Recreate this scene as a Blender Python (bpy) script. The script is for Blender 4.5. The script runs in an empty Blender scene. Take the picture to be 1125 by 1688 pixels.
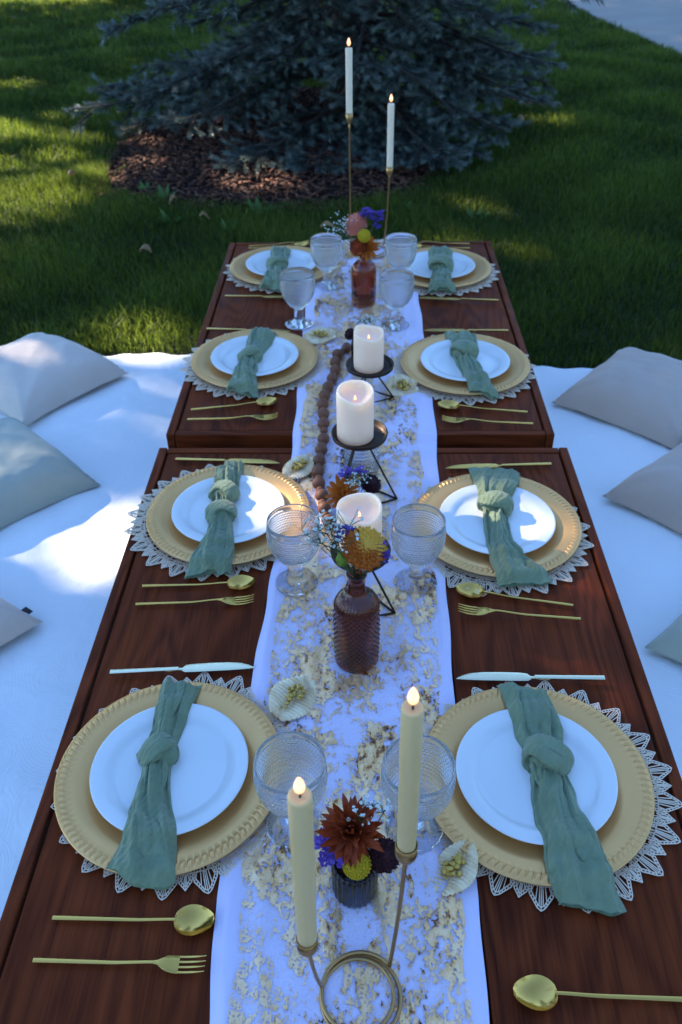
import bpy, math, random
import numpy as np
from mathutils import Vector, Matrix
S = bpy.context.scene
COL = S.collection
PI = math.pi
rnd = random.Random(7)
rng = np.random.default_rng(11)
GZ = -0.36          # lawn level; near table top is z = 0
T2 = 0.014          # far table top

# ------------------------------------------------------------------ camera, sky, sun, exposure
cam = bpy.data.cameras.new('camera')
co = bpy.data.objects.new('camera', cam)
COL.objects.link(co)
R_, U_, F_ = Vector((0.99973925, 0.0185997, -0.01324696)), Vector((-0.0010638, 0.6174267, 0.7866277)), Vector((-0.02281006, 0.7864085, -0.61728549))
co.matrix_world = Matrix(((R_.x, U_.x, -F_.x, 0), (R_.y, U_.y, -F_.y, 0), (R_.z, U_.z, -F_.z, 1.06973), (0, 0, 0, 1)))
cam.sensor_fit = 'VERTICAL'
cam.sensor_height = 36.0
cam.lens = 1387.574 / 1688 * 36.0
cam.clip_end = 400
cam.clip_start = 0.02
cam.dof.use_dof = True
cam.dof.focus_distance = 1.2
cam.dof.aperture_fstop = 7.0
S.camera = co

SUN_DIR = Vector((-0.755, 0.43, 0.50)).normalized()      # towards the sun: low, from the left and behind
EL = math.asin(SUN_DIR.z)
AZ = math.atan2(SUN_DIR.x, SUN_DIR.y)
W = bpy.data.worlds.new('World')
S.world = W
W.use_nodes = True
wn = W.node_tree.nodes
sky = wn.new('ShaderNodeTexSky')
sky.sky_type = 'NISHITA'
sky.sun_disc = False
sky.sun_elevation = EL
sky.sun_rotation = AZ
sky.air_density = 1.0
sky.dust_density = 0.0
sky.ozone_density = 6.0
bg = wn['Background']
W.node_tree.links.new(sky.outputs[0], bg.inputs[0])
bg.inputs[1].default_value = 0.11
sun = bpy.data.lights.new('sun', 'SUN')
sun.energy = 5.0
sun.angle = math.radians(0.53)
sun.color = (1.0, 0.86, 0.68)
so = bpy.data.objects.new('sun', sun)
COL.objects.link(so)
so.rotation_euler = (-SUN_DIR).to_track_quat('-Z', 'Y').to_euler()
S.view_settings.view_transform = 'Standard'
S.view_settings.look = 'None'
S.view_settings.gamma = 1
S.view_settings.exposure = 2.48
S.view_settings.use_curve_mapping = False
S.render.engine = 'CYCLES'
S.cycles.use_denoising = True
S.cycles.max_bounces = 10
S.cycles.diffuse_bounces = 4
S.cycles.glossy_bounces = 4
S.cycles.transmission_bounces = 10
S.cycles.transparent_max_bounces = 12
S.cycles.sample_clamp_indirect = 6.0


# ------------------------------------------------------------------ helpers
class MB:
    def __init__(s):
        s.v, s.f, s.m = [], [], []
        s.mi = 0

    def add(s, vs, fs):
        o = len(s.v)
        s.v.extend([tuple(v) for v in vs])
        for f in fs:
            s.f.append(tuple(i + o for i in f))
            s.m.append(s.mi)

    def box(s, c, d, rz=0.0, taper=0.0):
        cx, cy, cz = c
        hx, hy, hz = d[0] / 2, d[1] / 2, d[2] / 2
        ca, sa = math.cos(rz), math.sin(rz)
        vs = []
        for z in (-1, 1):
            k = 1 - taper if z > 0 else 1
            for x, y in ((-1, -1), (1, -1), (1, 1), (-1, 1)):
                X, Y = x * hx * k, y * hy * k
                vs.append((cx + X * ca - Y * sa, cy + X * sa + Y * ca, cz + z * hz))
        s.add(vs, [(3, 2, 1, 0), (4, 5, 6, 7), (0, 1, 5, 4), (1, 2, 6, 5), (2, 3, 7, 6), (3, 0, 4, 7)])

    def bar(s, a, b, w, h):
        """flat bar lying in the xy plane from a to b"""
        a, b = Vector(a), Vector(b)
        d = (b - a)
        L = d.length
        if L < 1e-6: return
        s.box((a + b) / 2, (L, w, h), math.atan2(d.y, d.x))

    def tube(s, pts, r, n=8, caps=True):
        pts = [Vector(p) for p in pts]
        rs = r if isinstance(r, (list, tuple)) else [r] * len(pts)
        o = len(s.v)
        up = None
        for i, p in enumerate(pts):
            t = (pts[min(i + 1, len(pts) - 1)] - pts[max(i - 1, 0)]).normalized()
            if up is None:
                up = t.orthogonal().normalized()
            else:
                up = (up - t * up.dot(t))
                up = up.normalized() if up.length > 1e-6 else t.orthogonal().normalized()
            sd = t.cross(up)
            for k in range(n):
                a = 2 * PI * k / n
                s.v.append(tuple(p + (up * math.cos(a) + sd * math.sin(a)) * rs[i]))
        for i in range(len(pts) - 1):
            for k in range(n):
                k2 = (k + 1) % n
                s.f.append((o + i * n + k, o + i * n + k2, o + (i + 1) * n + k2, o + (i + 1) * n + k))
                s.m.append(s.mi)
        if caps:
            s.f.append(tuple(o + k for k in range(n))[::-1]); s.m.append(s.mi)
            e = o + (len(pts) - 1) * n
            s.f.append(tuple(e + k for k in range(n))); s.m.append(s.mi)

    def lathe(s, prof, n=32, fn=None, c=(0, 0, 0), closed=False):
        """prof: list of (r, z); r = 0 collapses into a pole"""
        o = len(s.v)
        rings = []
        for i, (r, z) in enumerate(prof):
            if r <= 1e-7:
                rings.append([len(s.v)])
                s.v.append((c[0], c[1], c[2] + z))
            else:
                ring = []
                for k in range(n):
                    a = 2 * PI * k / n
                    rr, zz = (r, z) if fn is None else fn(i, a, r, z)
                    ring.append(len(s.v))
                    s.v.append((c[0] + rr * math.cos(a), c[1] + rr * math.sin(a), c[2] + zz))
                rings.append(ring)
        if closed: rings.append(rings[0])
        for A, B in zip(rings, rings[1:]):
            if len(A) == 1 and len(B) == 1: continue
            for k in range(n):
                k2 = (k + 1) % n
                if len(A) == 1: f = (A[0], B[k2], B[k])
                elif len(B) == 1: f = (A[k], A[k2], B[0])
                else: f = (A[k], A[k2], B[k2], B[k])
                s.f.append(f); s.m.append(s.mi)

    def grid(s, fn, nu, nv, closed_u=False):
        o = len(s.v)
        for j in range(nv + 1):
            for i in range(nu + (0 if closed_u else 1)):
                s.v.append(tuple(fn(i / nu, j / nv)))
        w = nu if closed_u else nu + 1
        for j in range(nv):
            for i in range(nu):
                i2 = (i + 1) % w
                s.f.append((o + j * w + i, o + j * w + i2, o + (j + 1) * w + i2, o + (j + 1) * w + i))
                s.m.append(s.mi)

    def blob(s, c, r, nu=8, nv=5, sq=(1, 1, 1), seed=None, amp=0.0):
        rr = random.Random(seed)
        ph = [rr.uniform(0, 6.28) for _ in range(4)]
        prof = [(math.sin(PI * i / nv), -math.cos(PI * i / nv)) for i in range(nv + 1)]
        prof = [(0 if i in (0, nv) else p, q) for i, (p, q) in enumerate(prof)]
        def fn(i, a, p, q):
            k = 1 + amp * (math.sin(3 * a + ph[0] + q * 3) + math.sin(5 * a + ph[1] - q * 4)) * 0.5
            return p * k, q * k
        o = len(s.v)
        s.lathe(prof, nu, fn)
        for i in range(o, len(s.v)):
            v = s.v[i]
            s.v[i] = (c[0] + v[0] * r * sq[0], c[1] + v[1] * r * sq[1], c[2] + v[2] * r * sq[2])

    def mesh(s, name, mats, smooth=True):
        me = bpy.data.meshes.new(name)
        me.from_pydata(s.v, [], s.f)
        mats = mats if isinstance(mats, (list, tuple)) else [mats]
        for m in mats: me.materials.append(m)
        if len(mats) > 1: me.polygons.foreach_set('material_index', s.m)
        if smooth: me.polygons.foreach_set('use_smooth', [True] * len(me.polygons))
        me.update()
        return me

    def build(s, name, mats, parent=None, smooth=True, loc=None):
        return link(name, s.mesh(name, mats, smooth), parent, loc)


def link(name, data, parent=None, loc=None, rz=None):
    o = bpy.data.objects.new(name, data)
    COL.objects.link(o)
    if parent is not None: o.parent = parent
    if loc is not None: o.location = loc
    if rz is not None: o.rotation_euler = (0, 0, rz)
    return o


def tag(o, label=None, cat=None, group=None, kind=None):
    if label: o['label'] = label
    if cat: o['category'] = cat
    if group: o['group'] = group
    if kind: o['kind'] = kind
    return o


def thing(name, label, cat, loc=(0, 0, 0), rz=0.0, group=None):
    o = bpy.data.objects.new(name, None)
    COL.objects.link(o)
    o.empty_display_size = 0.05
    o.location = loc
    o.rotation_euler = (0, 0, rz)
    return tag(o, label, cat, group)


def copy_tree(o, parent=None):
    c = o.copy()
    COL.objects.link(c)
    if parent is not None:
        c.parent = parent
    for ch in list(o.children):
        copy_tree(ch, c)
    return c


def sharpen(o, ang=35):
    o.data.shade_smooth() if hasattr(o.data, 'shade_smooth') else None
    try: o.data.set_sharp_from_angle(angle=math.radians(ang))
    except Exception: pass
    return o


def np_mesh(name, verts, faces, mat, attr=None, smooth=False):
    """verts (n,3), faces (m,k) numpy"""
    me = bpy.data.meshes.new(name)
    n, (m, k) = len(verts), faces.shape
    me.vertices.add(n)
    me.vertices.foreach_set('co', np.ascontiguousarray(verts, dtype=np.float32).ravel())
    me.loops.add(m * k)
    me.loops.foreach_set('vertex_index', np.ascontiguousarray(faces, dtype=np.int32).ravel())
    me.polygons.add(m)
    me.polygons.foreach_set('loop_start', np.arange(0, m * k, k, dtype=np.int32))
    me.polygons.foreach_set('loop_total', np.full(m, k, dtype=np.int32))
    if smooth: me.polygons.foreach_set('use_smooth', np.ones(m, dtype=bool))
    if attr is not None:
        at = me.attributes.new('tint', 'FLOAT', 'POINT')
        at.data.foreach_set('value', np.ascontiguousarray(attr, dtype=np.float32))
    me.materials.append(mat)
    me.update(calc_edges=True)
    return me


def smoothnoise(seed, n=6, f=1.0):
    r = random.Random(seed)
    w = [(r.uniform(-1, 1) * f * (1 + k * .6), r.uniform(-1, 1) * f * (1 + k * .6), r.uniform(0, 6.28), 1 / (1 + .5 * k)) for k in range(n)]
    t = sum(a[3] for a in w)
    return lambda x, y: sum(a[3] * math.sin(a[0] * x + a[1] * y + a[2]) for a in w) / t


def lerp_path(P, t):
    """Catmull-Rom through list of tuples, t in 0..1"""
    n = len(P) - 1
    x = max(0, min(t, 1)) * n
    i = min(int(x), n - 1)
    f = x - i
    g = lambda k: P[max(0, min(n, k))]
    out = []
    for a, b, c, d in zip(g(i - 1), g(i), g(i + 1), g(i + 2)):
        out.append(.5 * (2 * b + (c - a) * f + (2 * a - 5 * b + 4 * c - d) * f * f + (3 * b - a - 3 * c + d) * f ** 3))
    return out


def sstep(a, b, x):
    t = max(0, min(1, (x - a) / (b - a)))
    return t * t * (3 - 2 * t)


# ------------------------------------------------------------------ materials
class NT:
    def __init__(s, name):
        s.mat = bpy.data.materials.new(name)
        s.mat.use_nodes = True
        s.t = s.mat.node_tree
        s.b = s.t.nodes['Principled BSDF']
        s.out = s.t.nodes['Material Output']

    def n(s, typ, **kw):
        nd = s.t.nodes.new(typ)
        for k, v in kw.items():
            if k.startswith('_'): setattr(nd, k[1:], v)
            else: nd.inputs[k.replace('__', ' ')].default_value = v
        return nd

    def l(s, a, b): s.t.links.new(a, b)

    def coord(s, which='Object', scale=(1, 1, 1), rot=(0, 0, 0)):
        tc = s.n('ShaderNodeTexCoord')
        mp = s.n('ShaderNodeMapping')
        mp.inputs['Scale'].default_value = scale
        mp.inputs['Rotation'].default_value = rot
        s.l(tc.outputs[which], mp.inputs['Vector'])
        return mp.outputs[0]

    def noise(s, vec, scale, detail=3, rough=.5, dist=0.0):
        nd = s.n('ShaderNodeTexNoise', Scale=scale, Detail=detail, Roughness=rough, Distortion=dist)
        s.l(vec, nd.inputs['Vector'])
        return nd.outputs[0]

    def ramp(s, fac, stops):
        nd = s.n('ShaderNodeValToRGB')
        el = nd.color_ramp.elements
        while len(el) < len(stops): el.new(.5)
        for e, (p, c) in zip(el, stops):
            e.position = p
            e.color = (c[0], c[1], c[2], 1)
        s.l(fac, nd.inputs[0])
        return nd.outputs[0]

    def math(s, op, a, b=None, clamp=False):
        nd = s.n('ShaderNodeMath', _operation=op, _use_clamp=clamp)
        for i, x in enumerate((a, b)):
            if x is None: continue
            if isinstance(x, (int, float)): nd.inputs[i].default_value = x
            else: s.l(x, nd.inputs[i])
        return nd.outputs[0]

    def rng(s, v, a, b, c=0.0, d=1.0):
        nd = s.n('ShaderNodeMapRange')
        nd.interpolation_type = 'SMOOTHSTEP'
        for i, x in enumerate((a, b, c, d)): nd.inputs[i + 1].default_value = x
        s.l(v, nd.inputs[0])
        return nd.outputs[0]

    def mix(s, fac, a, b):
        nd = s.n('ShaderNodeMix', _data_type='RGBA')
        for i, x in ((0, fac), (6, a), (7, b)):
            if isinstance(x, (int, float)): nd.inputs[i].default_value = x
            elif isinstance(x, tuple): nd.inputs[i].default_value = (*x, 1)
            else: s.l(x, nd.inputs[i])
        return nd.outputs[2]

    def bump(s, h, strength=.3, dist=.001, prev=None):
        nd = s.n('ShaderNodeBump', Strength=strength, Distance=dist)
        s.l(h, nd.inputs['Height'])
        if prev is not None: s.l(prev, nd.inputs['Normal'])
        return nd.outputs[0]

    def set(s, **kw):
        for k, v in kw.items():
            i = s.b.inputs[k.replace('__', ' ')]
            if isinstance(v, (int, float)): i.default_value = v
            elif isinstance(v, tuple): i.default_value = (*v, 1) if len(v) == 3 and i.type == 'RGBA' else v
            else: s.l(v, i)
        return s


def basic(name, col, rough=.6, metal=0.0, var=.12, scale=30, bump=0.0, bscale=200, bdist=.001, spec=.5, **kw):
    m = NT(name)
    v = m.coord()
    nz = m.noise(v, scale, 4)
    lo = tuple(c * (1 - var) for c in col)
    hi = tuple(min(1, c * (1 + var)) for c in col)
    m.set(Base__Color=m.mix(nz, lo, hi), Metallic=metal, Roughness=m.rng(m.noise(v, scale * 2.3, 3), .3, .7, rough * .88, min(1, rough * 1.12)))
    m.set(**{'Specular__IOR__Level': spec})
    if bump:
        m.set(Normal=m.bump(m.noise(v, bscale, 3), bump, bdist))
    m.set(**kw)
    return m.mat


M = {}
def wood_mat(name, dark, light, seed):
    m = NT(name)
    v = m.coord('Object', (1, 1, 1))
    oi = m.n('ShaderNodeObjectInfo')
    ad = m.n('ShaderNodeVectorMath', _operation='ADD')
    cm = m.n('ShaderNodeCombineXYZ')
    m.l(m.math('MULTIPLY', oi.outputs['Random'], 37.0 + seed), cm.inputs[0])
    m.l(m.math('MULTIPLY', oi.outputs['Random'], 11.0), cm.inputs[1])
    m.l(v, ad.inputs[0]); m.l(cm.outputs[0], ad.inputs[1])
    def mp(scale):
        q = m.n('ShaderNodeMapping')
        q.inputs['Scale'].default_value = scale
        m.l(ad.outputs[0], q.inputs[0])
        return q.outputs[0]
    # growth rings cut lengthwise: long cathedral bands
    warp = m.noise(mp((6, 1.1, 6)), 1.0, 2)
    bands = m.math('FRACT', m.math('MULTIPLY', warp, 17.0))
    tri = m.math('ABSOLUTE', m.math('SUBTRACT', bands, .5))
    ring = m.rng(tri, .0, .5)
    fine = m.noise(mp((260, 7, 260)), 1.0, 3, .6)
    blot = m.noise(mp((7, 3, 7)), 1.0, 3, .6, .4)
    vor = m.n('ShaderNodeTexVoronoi', Scale=1.0, Randomness=1.0)
    m.l(mp((3.2, 1.9, 3.2)), vor.inputs['Vector'])
    knot = m.rng(vor.outputs['Distance'], .03, .14, 1.0, 0.0)
    k = m.math('ADD', m.math('MULTIPLY', ring, .16), m.math('ADD', m.math('MULTIPLY', fine, .46), m.math('MULTIPLY', blot, .50)))
    c = m.ramp(k, [(.28, dark), (.55, tuple((a + b) / 2 for a, b in zip(dark, light))), (.85, light)])
    c = m.mix(m.math('MULTIPLY', knot, .85), c, tuple(x * .35 for x in dark))
    m.set(Base__Color=c, Roughness=m.rng(m.noise(mp((14, 5, 14)), 1.0, 4), .3, .7, .42, .58), Specular__IOR__Level=.07)
    m.set(Normal=m.bump(fine, .35, .0007, m.bump(ring, .12, .0006)))
    return m.mat
M['wood'] = wood_mat('stained_wood', (.030, .0048, .0018), (.220, .041, .0095), 3)
M['rail'] = wood_mat('stained_rail_wood', (.034, .0056, .0020), (.225, .043, .0105), 9)

M['charger'] = basic('gold_charger', (.76, .40, .135), .34, .55, .05, 9, .05, 500, .0003)
M['plate'] = basic('white_melamine', (.70, .69, .66), .2, 0, .012, 14, spec=.5, Coat__Weight=.2, Coat__Roughness=.08)
M['gold'] = basic('brushed_gold', (.68, .40, .095), .20, 1.0, .05, 60)
M['gold_reflecting'] = basic('gold_paled_by_reflection', (.82, .70, .44), .24, 1.0, .04, 60)  # paler copy of the gold for the front knives: reflection put into the colour
M['brass'] = basic('antique_brass_wire', (.42, .25, .10), .34, 1.0, .12, 80)
M['bronze'] = basic('dark_bronze', (.045, .030, .022), .42, .75, .25, 90, .08, 500, .0004)
M['lace'] = basic('laser_cut_vinyl', (.80, .62, .44), .42, .12, .06, 40)
M['wax'] = basic('ivory_wax', (.68, .47, .21), .42, 0, .03, 25, .05, 60, .001, Subsurface__Weight=.35, Subsurface__Radius=(.012, .008, .004), Subsurface__Scale=1.0)
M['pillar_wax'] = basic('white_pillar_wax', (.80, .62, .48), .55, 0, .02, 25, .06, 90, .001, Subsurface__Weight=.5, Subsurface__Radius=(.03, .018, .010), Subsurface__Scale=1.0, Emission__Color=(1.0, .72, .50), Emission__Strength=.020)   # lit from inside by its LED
M['white_wax'] = basic('white_taper_wax', (.86, .70, .50), .42, 0, .03, 25, .05, 60, .001, Subsurface__Weight=.35, Subsurface__Radius=(.012, .008, .004), Subsurface__Scale=1.0)
M['wick'] = basic('black_wick', (.012, .011, .010), .8)
M['bead'] = basic('walnut_bead', (.17, .055, .020), .62, 0, .3, 60, .3, 160, .001)
M['cord'] = basic('jute_cord', (.25, .17, .09), .9)
M['stem'] = basic('flower_stem', (.045, .085, .025), .6, 0, .25, 80)
M['fan'] = None
M['trunk'] = basic('bark', (.035, .024, .018), .9, 0, .4, 20, .8, 40, .01)
M['gold_berry'] = basic('gilded_berries', (.52, .34, .08), .35, .7, .3, 200)


def flame_mat():
    m = NT('led_flame')
    v = m.coord('Object')
    sp = m.n('ShaderNodeSeparateXYZ')
    m.l(v, sp.inputs[0])
    c = m.ramp(m.rng(sp.outputs[2], 0.0, .021), [(0, (1.0, .36, .07)), (.45, (1.0, .55, .20)), (1, (1.0, .42, .16))])
    m.set(Base__Color=(.9, .6, .4), Roughness=.4, Emission__Color=c, Emission__Strength=.36)
    return m.mat
M['flame'] = flame_mat()


def glass(name, col=(1, 1, 1), rough=.03, ior=1.47, bump=None):
    m = NT(name)
    v = m.coord()
    m.set(Base__Color=col, Transmission__Weight=1.0, Roughness=m.rng(m.noise(v, 40, 2), .3, .7, rough * .7, rough * 1.3), IOR=ior)
    return m.mat
M['glass'] = glass('clear_glass', (.98, .99, 1.0), .04, 1.42)
def pressed(mat, k):
    t = mat.node_tree
    b, out = t.nodes['Principled BSDF'], t.nodes['Material Output']
    tr = t.nodes.new('ShaderNodeBsdfTranslucent'); tr.inputs[0].default_value = (.92, .93, .95, 1)
    ms = t.nodes.new('ShaderNodeMixShader'); ms.inputs[0].default_value = k
    t.links.new(b.outputs[0], ms.inputs[1]); t.links.new(tr.outputs[0], ms.inputs[2]); t.links.new(ms.outputs[0], out.inputs[0])
pressed(M['glass'], .07)
M['amber'] = glass('amber_glass', (.46, .17, .11), .06)
M['amber2'] = glass('smoky_amber_glass', (.60, .24, .15), .07)
M['smoke'] = glass('smoky_brown_glass', (.050, .026, .020), .06)


def cloth(name, col, weave=1500, fold=.45, fscale=22, rough=.85, sheen=.2, trans=0.0):
    m = NT(name)
    v = m.coord()
    n1 = m.noise(v, fscale, 4, .55, .3)
    wv = m.noise(v, weave, 2)
    nz = m.noise(v, 9, 3)
    m.set(Base__Color=m.mix(nz, tuple(c * .93 for c in col), tuple(min(1, c * 1.06) for c in col)), Roughness=rough, Specular__IOR__Level=.2, Sheen__Weight=sheen, Sheen__Roughness=.5)
    m.set(Normal=m.bump(n1, fold, .006, m.bump(wv, .25, .0006)))
    if trans: m.set(Transmission__Weight=0.0, Subsurface__Weight=trans, Subsurface__Radius=(.006, .006, .006), Subsurface__Scale=1.0)
    return m.mat
M['pillow_beige'] = cloth('beige_pillow_linen', (.60, .50, .42))
M['pillow_sage'] = cloth('sage_pillow_linen', (.38, .40, .33))
M['pillow_taupe'] = cloth('taupe_pillow_linen', (.47, .36, .29))
M['tag'] = basic('woven_tag', (.02, .02, .025), .8)
M['runner'] = cloth('white_runner_cotton', (.68, .60, .74), 1800, .22, 10)


def gauze():
    m = NT('sage_cheesecloth')
    v = m.coord()
    sp = m.coord('Object', (1, 1, 1), (0, 0, .6))
    crinkle = m.n('ShaderNodeTexWave', Scale=34, Distortion=5.0, Detail=3.0)
    crinkle.inputs['Detail Scale'].default_value = 2.0
    m.l(sp, crinkle.inputs['Vector'])
    fine = m.noise(v, 170, 4, .6)
    wv = m.noise(v, 1600, 2)
    nz = m.noise(v, 35, 4)
    m.set(Base__Color=m.mix(nz, (.170, .228, .128), (.290, .350, .205)), Roughness=.9, Specular__IOR__Level=.15, Sheen__Weight=.35, Sheen__Roughness=.5)
    m.set(Normal=m.bump(crinkle.outputs[0], .34, .0026, m.bump(fine, .6, .003, m.bump(wv, .3, .0006))))
    tr = m.n('ShaderNodeBsdfTranslucent')
    tr.inputs[0].default_value = (.2, .26, .13, 1)
    ms = m.n('ShaderNodeMixShader')
    ms.inputs[0].default_value = .22
    m.l(m.b.outputs[0], ms.inputs[1]); m.l(tr.outputs[0], ms.inputs[2]); m.l(ms.outputs[0], m.out.inputs[0])
    return m.mat
M['gauze'] = gauze()


def quilt():
    m = NT('white_quilted_blanket')
    v = m.coord()
    nz = m.noise(v, 3.0, 2)
    # matelasse leaf scrolls: warped concentric arcs
    vor = m.n('ShaderNodeTexVoronoi', Scale=7.5, _feature='F1')
    mpn = m.n('ShaderNodeVectorMath', _operation='ADD')
    nv = m.n('ShaderNodeTexNoise', Scale=4.0, Detail=1.0)
    m.l(v, nv.inputs['Vector'])
    sc = m.n('ShaderNodeVectorMath', _operation='SCALE')
    m.l(nv.outputs['Color'], sc.inputs[0]); sc.inputs['Scale'].default_value = .18
    m.l(v, mpn.inputs[0]); m.l(sc.outputs[0], mpn.inputs[1]); m.l(mpn.outputs[0], vor.inputs['Vector'])
    arcs = m.math('SINE', m.math('MULTIPLY', vor.outputs['Distance'], 120.0))
    arcs = m.rng(arcs, -.9, .5)
    big = m.noise(v, 11, 3, .5, .5)
    wv = m.noise(v, 900, 2)
    m.set(Base__Color=m.mix(nz, (.79, .79, .78), (.83, .83, .82)), Roughness=.9, Specular__IOR__Level=.15, Sheen__Weight=.15)
    m.set(Normal=m.bump(big, .55, .014, m.bump(arcs, .13, .0018, m.bump(wv, .3, .0008))))
    return m.mat
M['quilt'] = quilt()


def foil():
    m = NT('gold_foil_netting')
    v = m.coord('Object', (1, .62, 1))
    fl = m.coord('Object', (1, 1, 0))
    patch = m.noise(v, 17, 2, .5, .5)
    mid = m.noise(v, 95, 5, .7, .8)
    fine = m.noise(fl, 240, 2, .6)
    edge = m.noise(m.coord('Object', (1, .35, 1)), 7, 1)
    k = m.math('ADD', m.math('MULTIPLY', patch, .34), m.math('ADD', m.math('MULTIPLY', mid, .52), m.math('MULTIPLY', fine, .14)))
    mask = m.rng(k, .497, .502)
    vor = m.n('ShaderNodeTexVoronoi', Scale=190, _feature='DISTANCE_TO_EDGE')
    m.l(fl, vor.inputs['Vector'])
    vor2 = m.n('ShaderNodeTexVoronoi', Scale=210, _feature='F1')
    m.l(fl, vor2.inputs['Vector'])
    hole_sz = m.rng(m.math('ADD', m.math('MULTIPLY', mid, .6), m.math('MULTIPLY', patch, .5)), .53, .70, .12, .62)
    solid = m.math('LESS_THAN', vor.outputs['Distance'], hole_sz)
    mask = m.math('MULTIPLY', mask, solid)
    # fine net threads
    thread = m.math('MULTIPLY', m.rng(vor.outputs['Distance'], .02, .06, 1.0, 0.0), .13)
    crease = m.noise(fl, 130, 3, .6, 1.0)
    tone = m.math('ADD', m.math('MULTIPLY', m.noise(v, 9, 2), .42), m.math('MULTIPLY', m.noise(v, 95, 4, .65), .58))
    m.set(Base__Color=m.ramp(tone, [(.37, (.05, .018, .007)), (.43, (.34, .14, .05)), (.47, (.84, .47, .18)), (.57, (.97, .63, .345))]), Metallic=m.rng(tone, .4, .5, .85, .6), Roughness=.36)
    m.set(Normal=m.bump(crease, .45, .0022))
    th = m.n('ShaderNodeBsdfDiffuse')
    th.inputs[0].default_value = (.8, .8, .8, 1)
    tp = m.n('ShaderNodeBsdfTransparent')
    a = m.n('ShaderNodeMixShader'); b = m.n('ShaderNodeMixShader')
    m.l(thread, a.inputs[0]); m.l(tp.outputs[0], a.inputs[1]); m.l(th.outputs[0], a.inputs[2])
    m.l(mask, b.inputs[0]); m.l(a.outputs[0], b.inputs[1]); m.l(m.b.outputs[0], b.inputs[2])
    m.l(b.outputs[0], m.out.inputs[0])
    return m.mat
M['foil'] = foil()


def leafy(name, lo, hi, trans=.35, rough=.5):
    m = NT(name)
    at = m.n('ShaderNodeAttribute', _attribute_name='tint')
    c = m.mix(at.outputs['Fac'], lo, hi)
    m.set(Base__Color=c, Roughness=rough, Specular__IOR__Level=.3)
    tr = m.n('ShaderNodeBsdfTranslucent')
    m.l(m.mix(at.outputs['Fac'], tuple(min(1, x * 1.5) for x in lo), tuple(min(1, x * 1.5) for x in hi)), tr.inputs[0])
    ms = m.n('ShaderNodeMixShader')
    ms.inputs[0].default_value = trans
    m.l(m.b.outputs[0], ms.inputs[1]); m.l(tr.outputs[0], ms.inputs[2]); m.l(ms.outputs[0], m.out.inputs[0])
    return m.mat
M['grass'] = leafy('lawn_grass', (.012, .028, .003), (.128, .172, .021), .52)
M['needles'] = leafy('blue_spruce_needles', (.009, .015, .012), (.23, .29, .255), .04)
M['leaves'] = leafy('broad_leaves', (.035, .07, .015), (.07, .12, .03), .25)
M['weed'] = leafy('weed_leaves', (.05, .10, .02), (.10, .17, .04), .35)
M['dry'] = leafy('dry_leaves', (.16, .08, .03), (.34, .20, .09), .2)
M['chips'] = leafy('bark_chips', (.022, .009, .006), (.17, .068, .036), .0, .9)


def flower(name, lo, hi, rough=.6, trans=.2):
    m = NT(name)
    v = m.coord()
    oi = m.n('ShaderNodeObjectInfo')
    f = m.math('ADD', m.math('MULTIPLY', m.noise(v, 160, 3), .8), m.math('MULTIPLY', m.math('SUBTRACT', oi.outputs['Random'], .4), .35), True)
    m.set(Base__Color=m.mix(f, lo, hi), Roughness=rough, Specular__IOR__Level=.25)
    tr = m.n('ShaderNodeBsdfTranslucent')
    m.l(m.mix(f, lo, hi), tr.inputs[0])
    ms = m.n('ShaderNodeMixShader'); ms.inputs[0].default_value = trans
    m.l(m.b.outputs[0], ms.inputs[1]); m.l(tr.outputs[0], ms.inputs[2]); m.l(ms.outputs[0], m.out.inputs[0])
    return m.mat
M['f_red'] = flower('rust_petals', (.17, .020, .006), (.44, .070, .014))
M['f_orange'] = flower('orange_petals', (.38, .075, .01), (.62, .19, .02))
M['f_mum_in'] = flower('bronze_mum_petals', (.66, .30, .03), (.78, .50, .08))
M['f_purple'] = flower('violet_florets', (.10, .045, .33), (.24, .13, .55))
M['f_yellow'] = flower('yellow_button', (.45, .30, .01), (.72, .52, .03), .8)
M['f_burg'] = flower('burgundy_petals', (.018, .004, .007), (.06, .008, .014))
M['f_white'] = flower('white_florets', (.62, .66, .58), (.82, .84, .78))
M['f_peach'] = flower('peach_petals', (.60, .17, .11), (.80, .33, .22))
M['f_green'] = flower('green_bud', (.12, .2, .02), (.25, .34, .05))


def fanmat():
    m = NT('dried_palm_fan')
    v = m.coord()
    streak = m.noise(m.coord('Object', (60, 14, 14)), 1.0, 3)
    blot = m.noise(v, 45, 3)
    c = m.mix(m.rng(streak, .35, .7), (.90, .72, .46), (.74, .52, .28))
    c = m.mix(m.rng(blot, .6, .8, 0, .55), c, (.42, .22, .09))
    m.set(Base__Color=c, Roughness=.6)
    return m.mat
M['fan'] = fanmat()


def soil():
    m = NT('lawn_soil')
    v = m.coord()
    m.set(Base__Color=m.ramp(m.noise(v, 14, 5, .6), [(.3, (.007, .010, .004)), (.6, (.016, .024, .007)), (.8, (.028, .030, .012))]), Roughness=.95)
    m.set(Normal=m.bump(m.noise(v, 60, 4), .8, .02))
    return m.mat
M['soil'] = soil()


def concrete():
    m = NT('path_concrete')
    v = m.coord()
    m.set(Base__Color=m.mix(m.noise(v, 2.5, 5), (.24, .20, .17), (.35, .30, .25)), Roughness=.9)
    m.set(Normal=m.bump(m.noise(v, 120, 3), .4, .004))
    return m.mat
M['concrete'] = concrete()


# ------------------------------------------------------------------ setting: lawn, mulch, path
def in_poly(P, poly):
    x, y = P[:, 0], P[:, 1]
    ins = np.zeros(len(P), bool)
    n = len(poly)
    for i in range(n):
        x1, y1 = poly[i]; x2, y2 = poly[(i + 1) % n]
        if y1 == y2: continue
        c = ((y1 > y) != (y2 > y)) & (x < (x2 - x1) * (y - y1) / (y2 - y1) + x1)
        ins ^= c
    return ins


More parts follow.
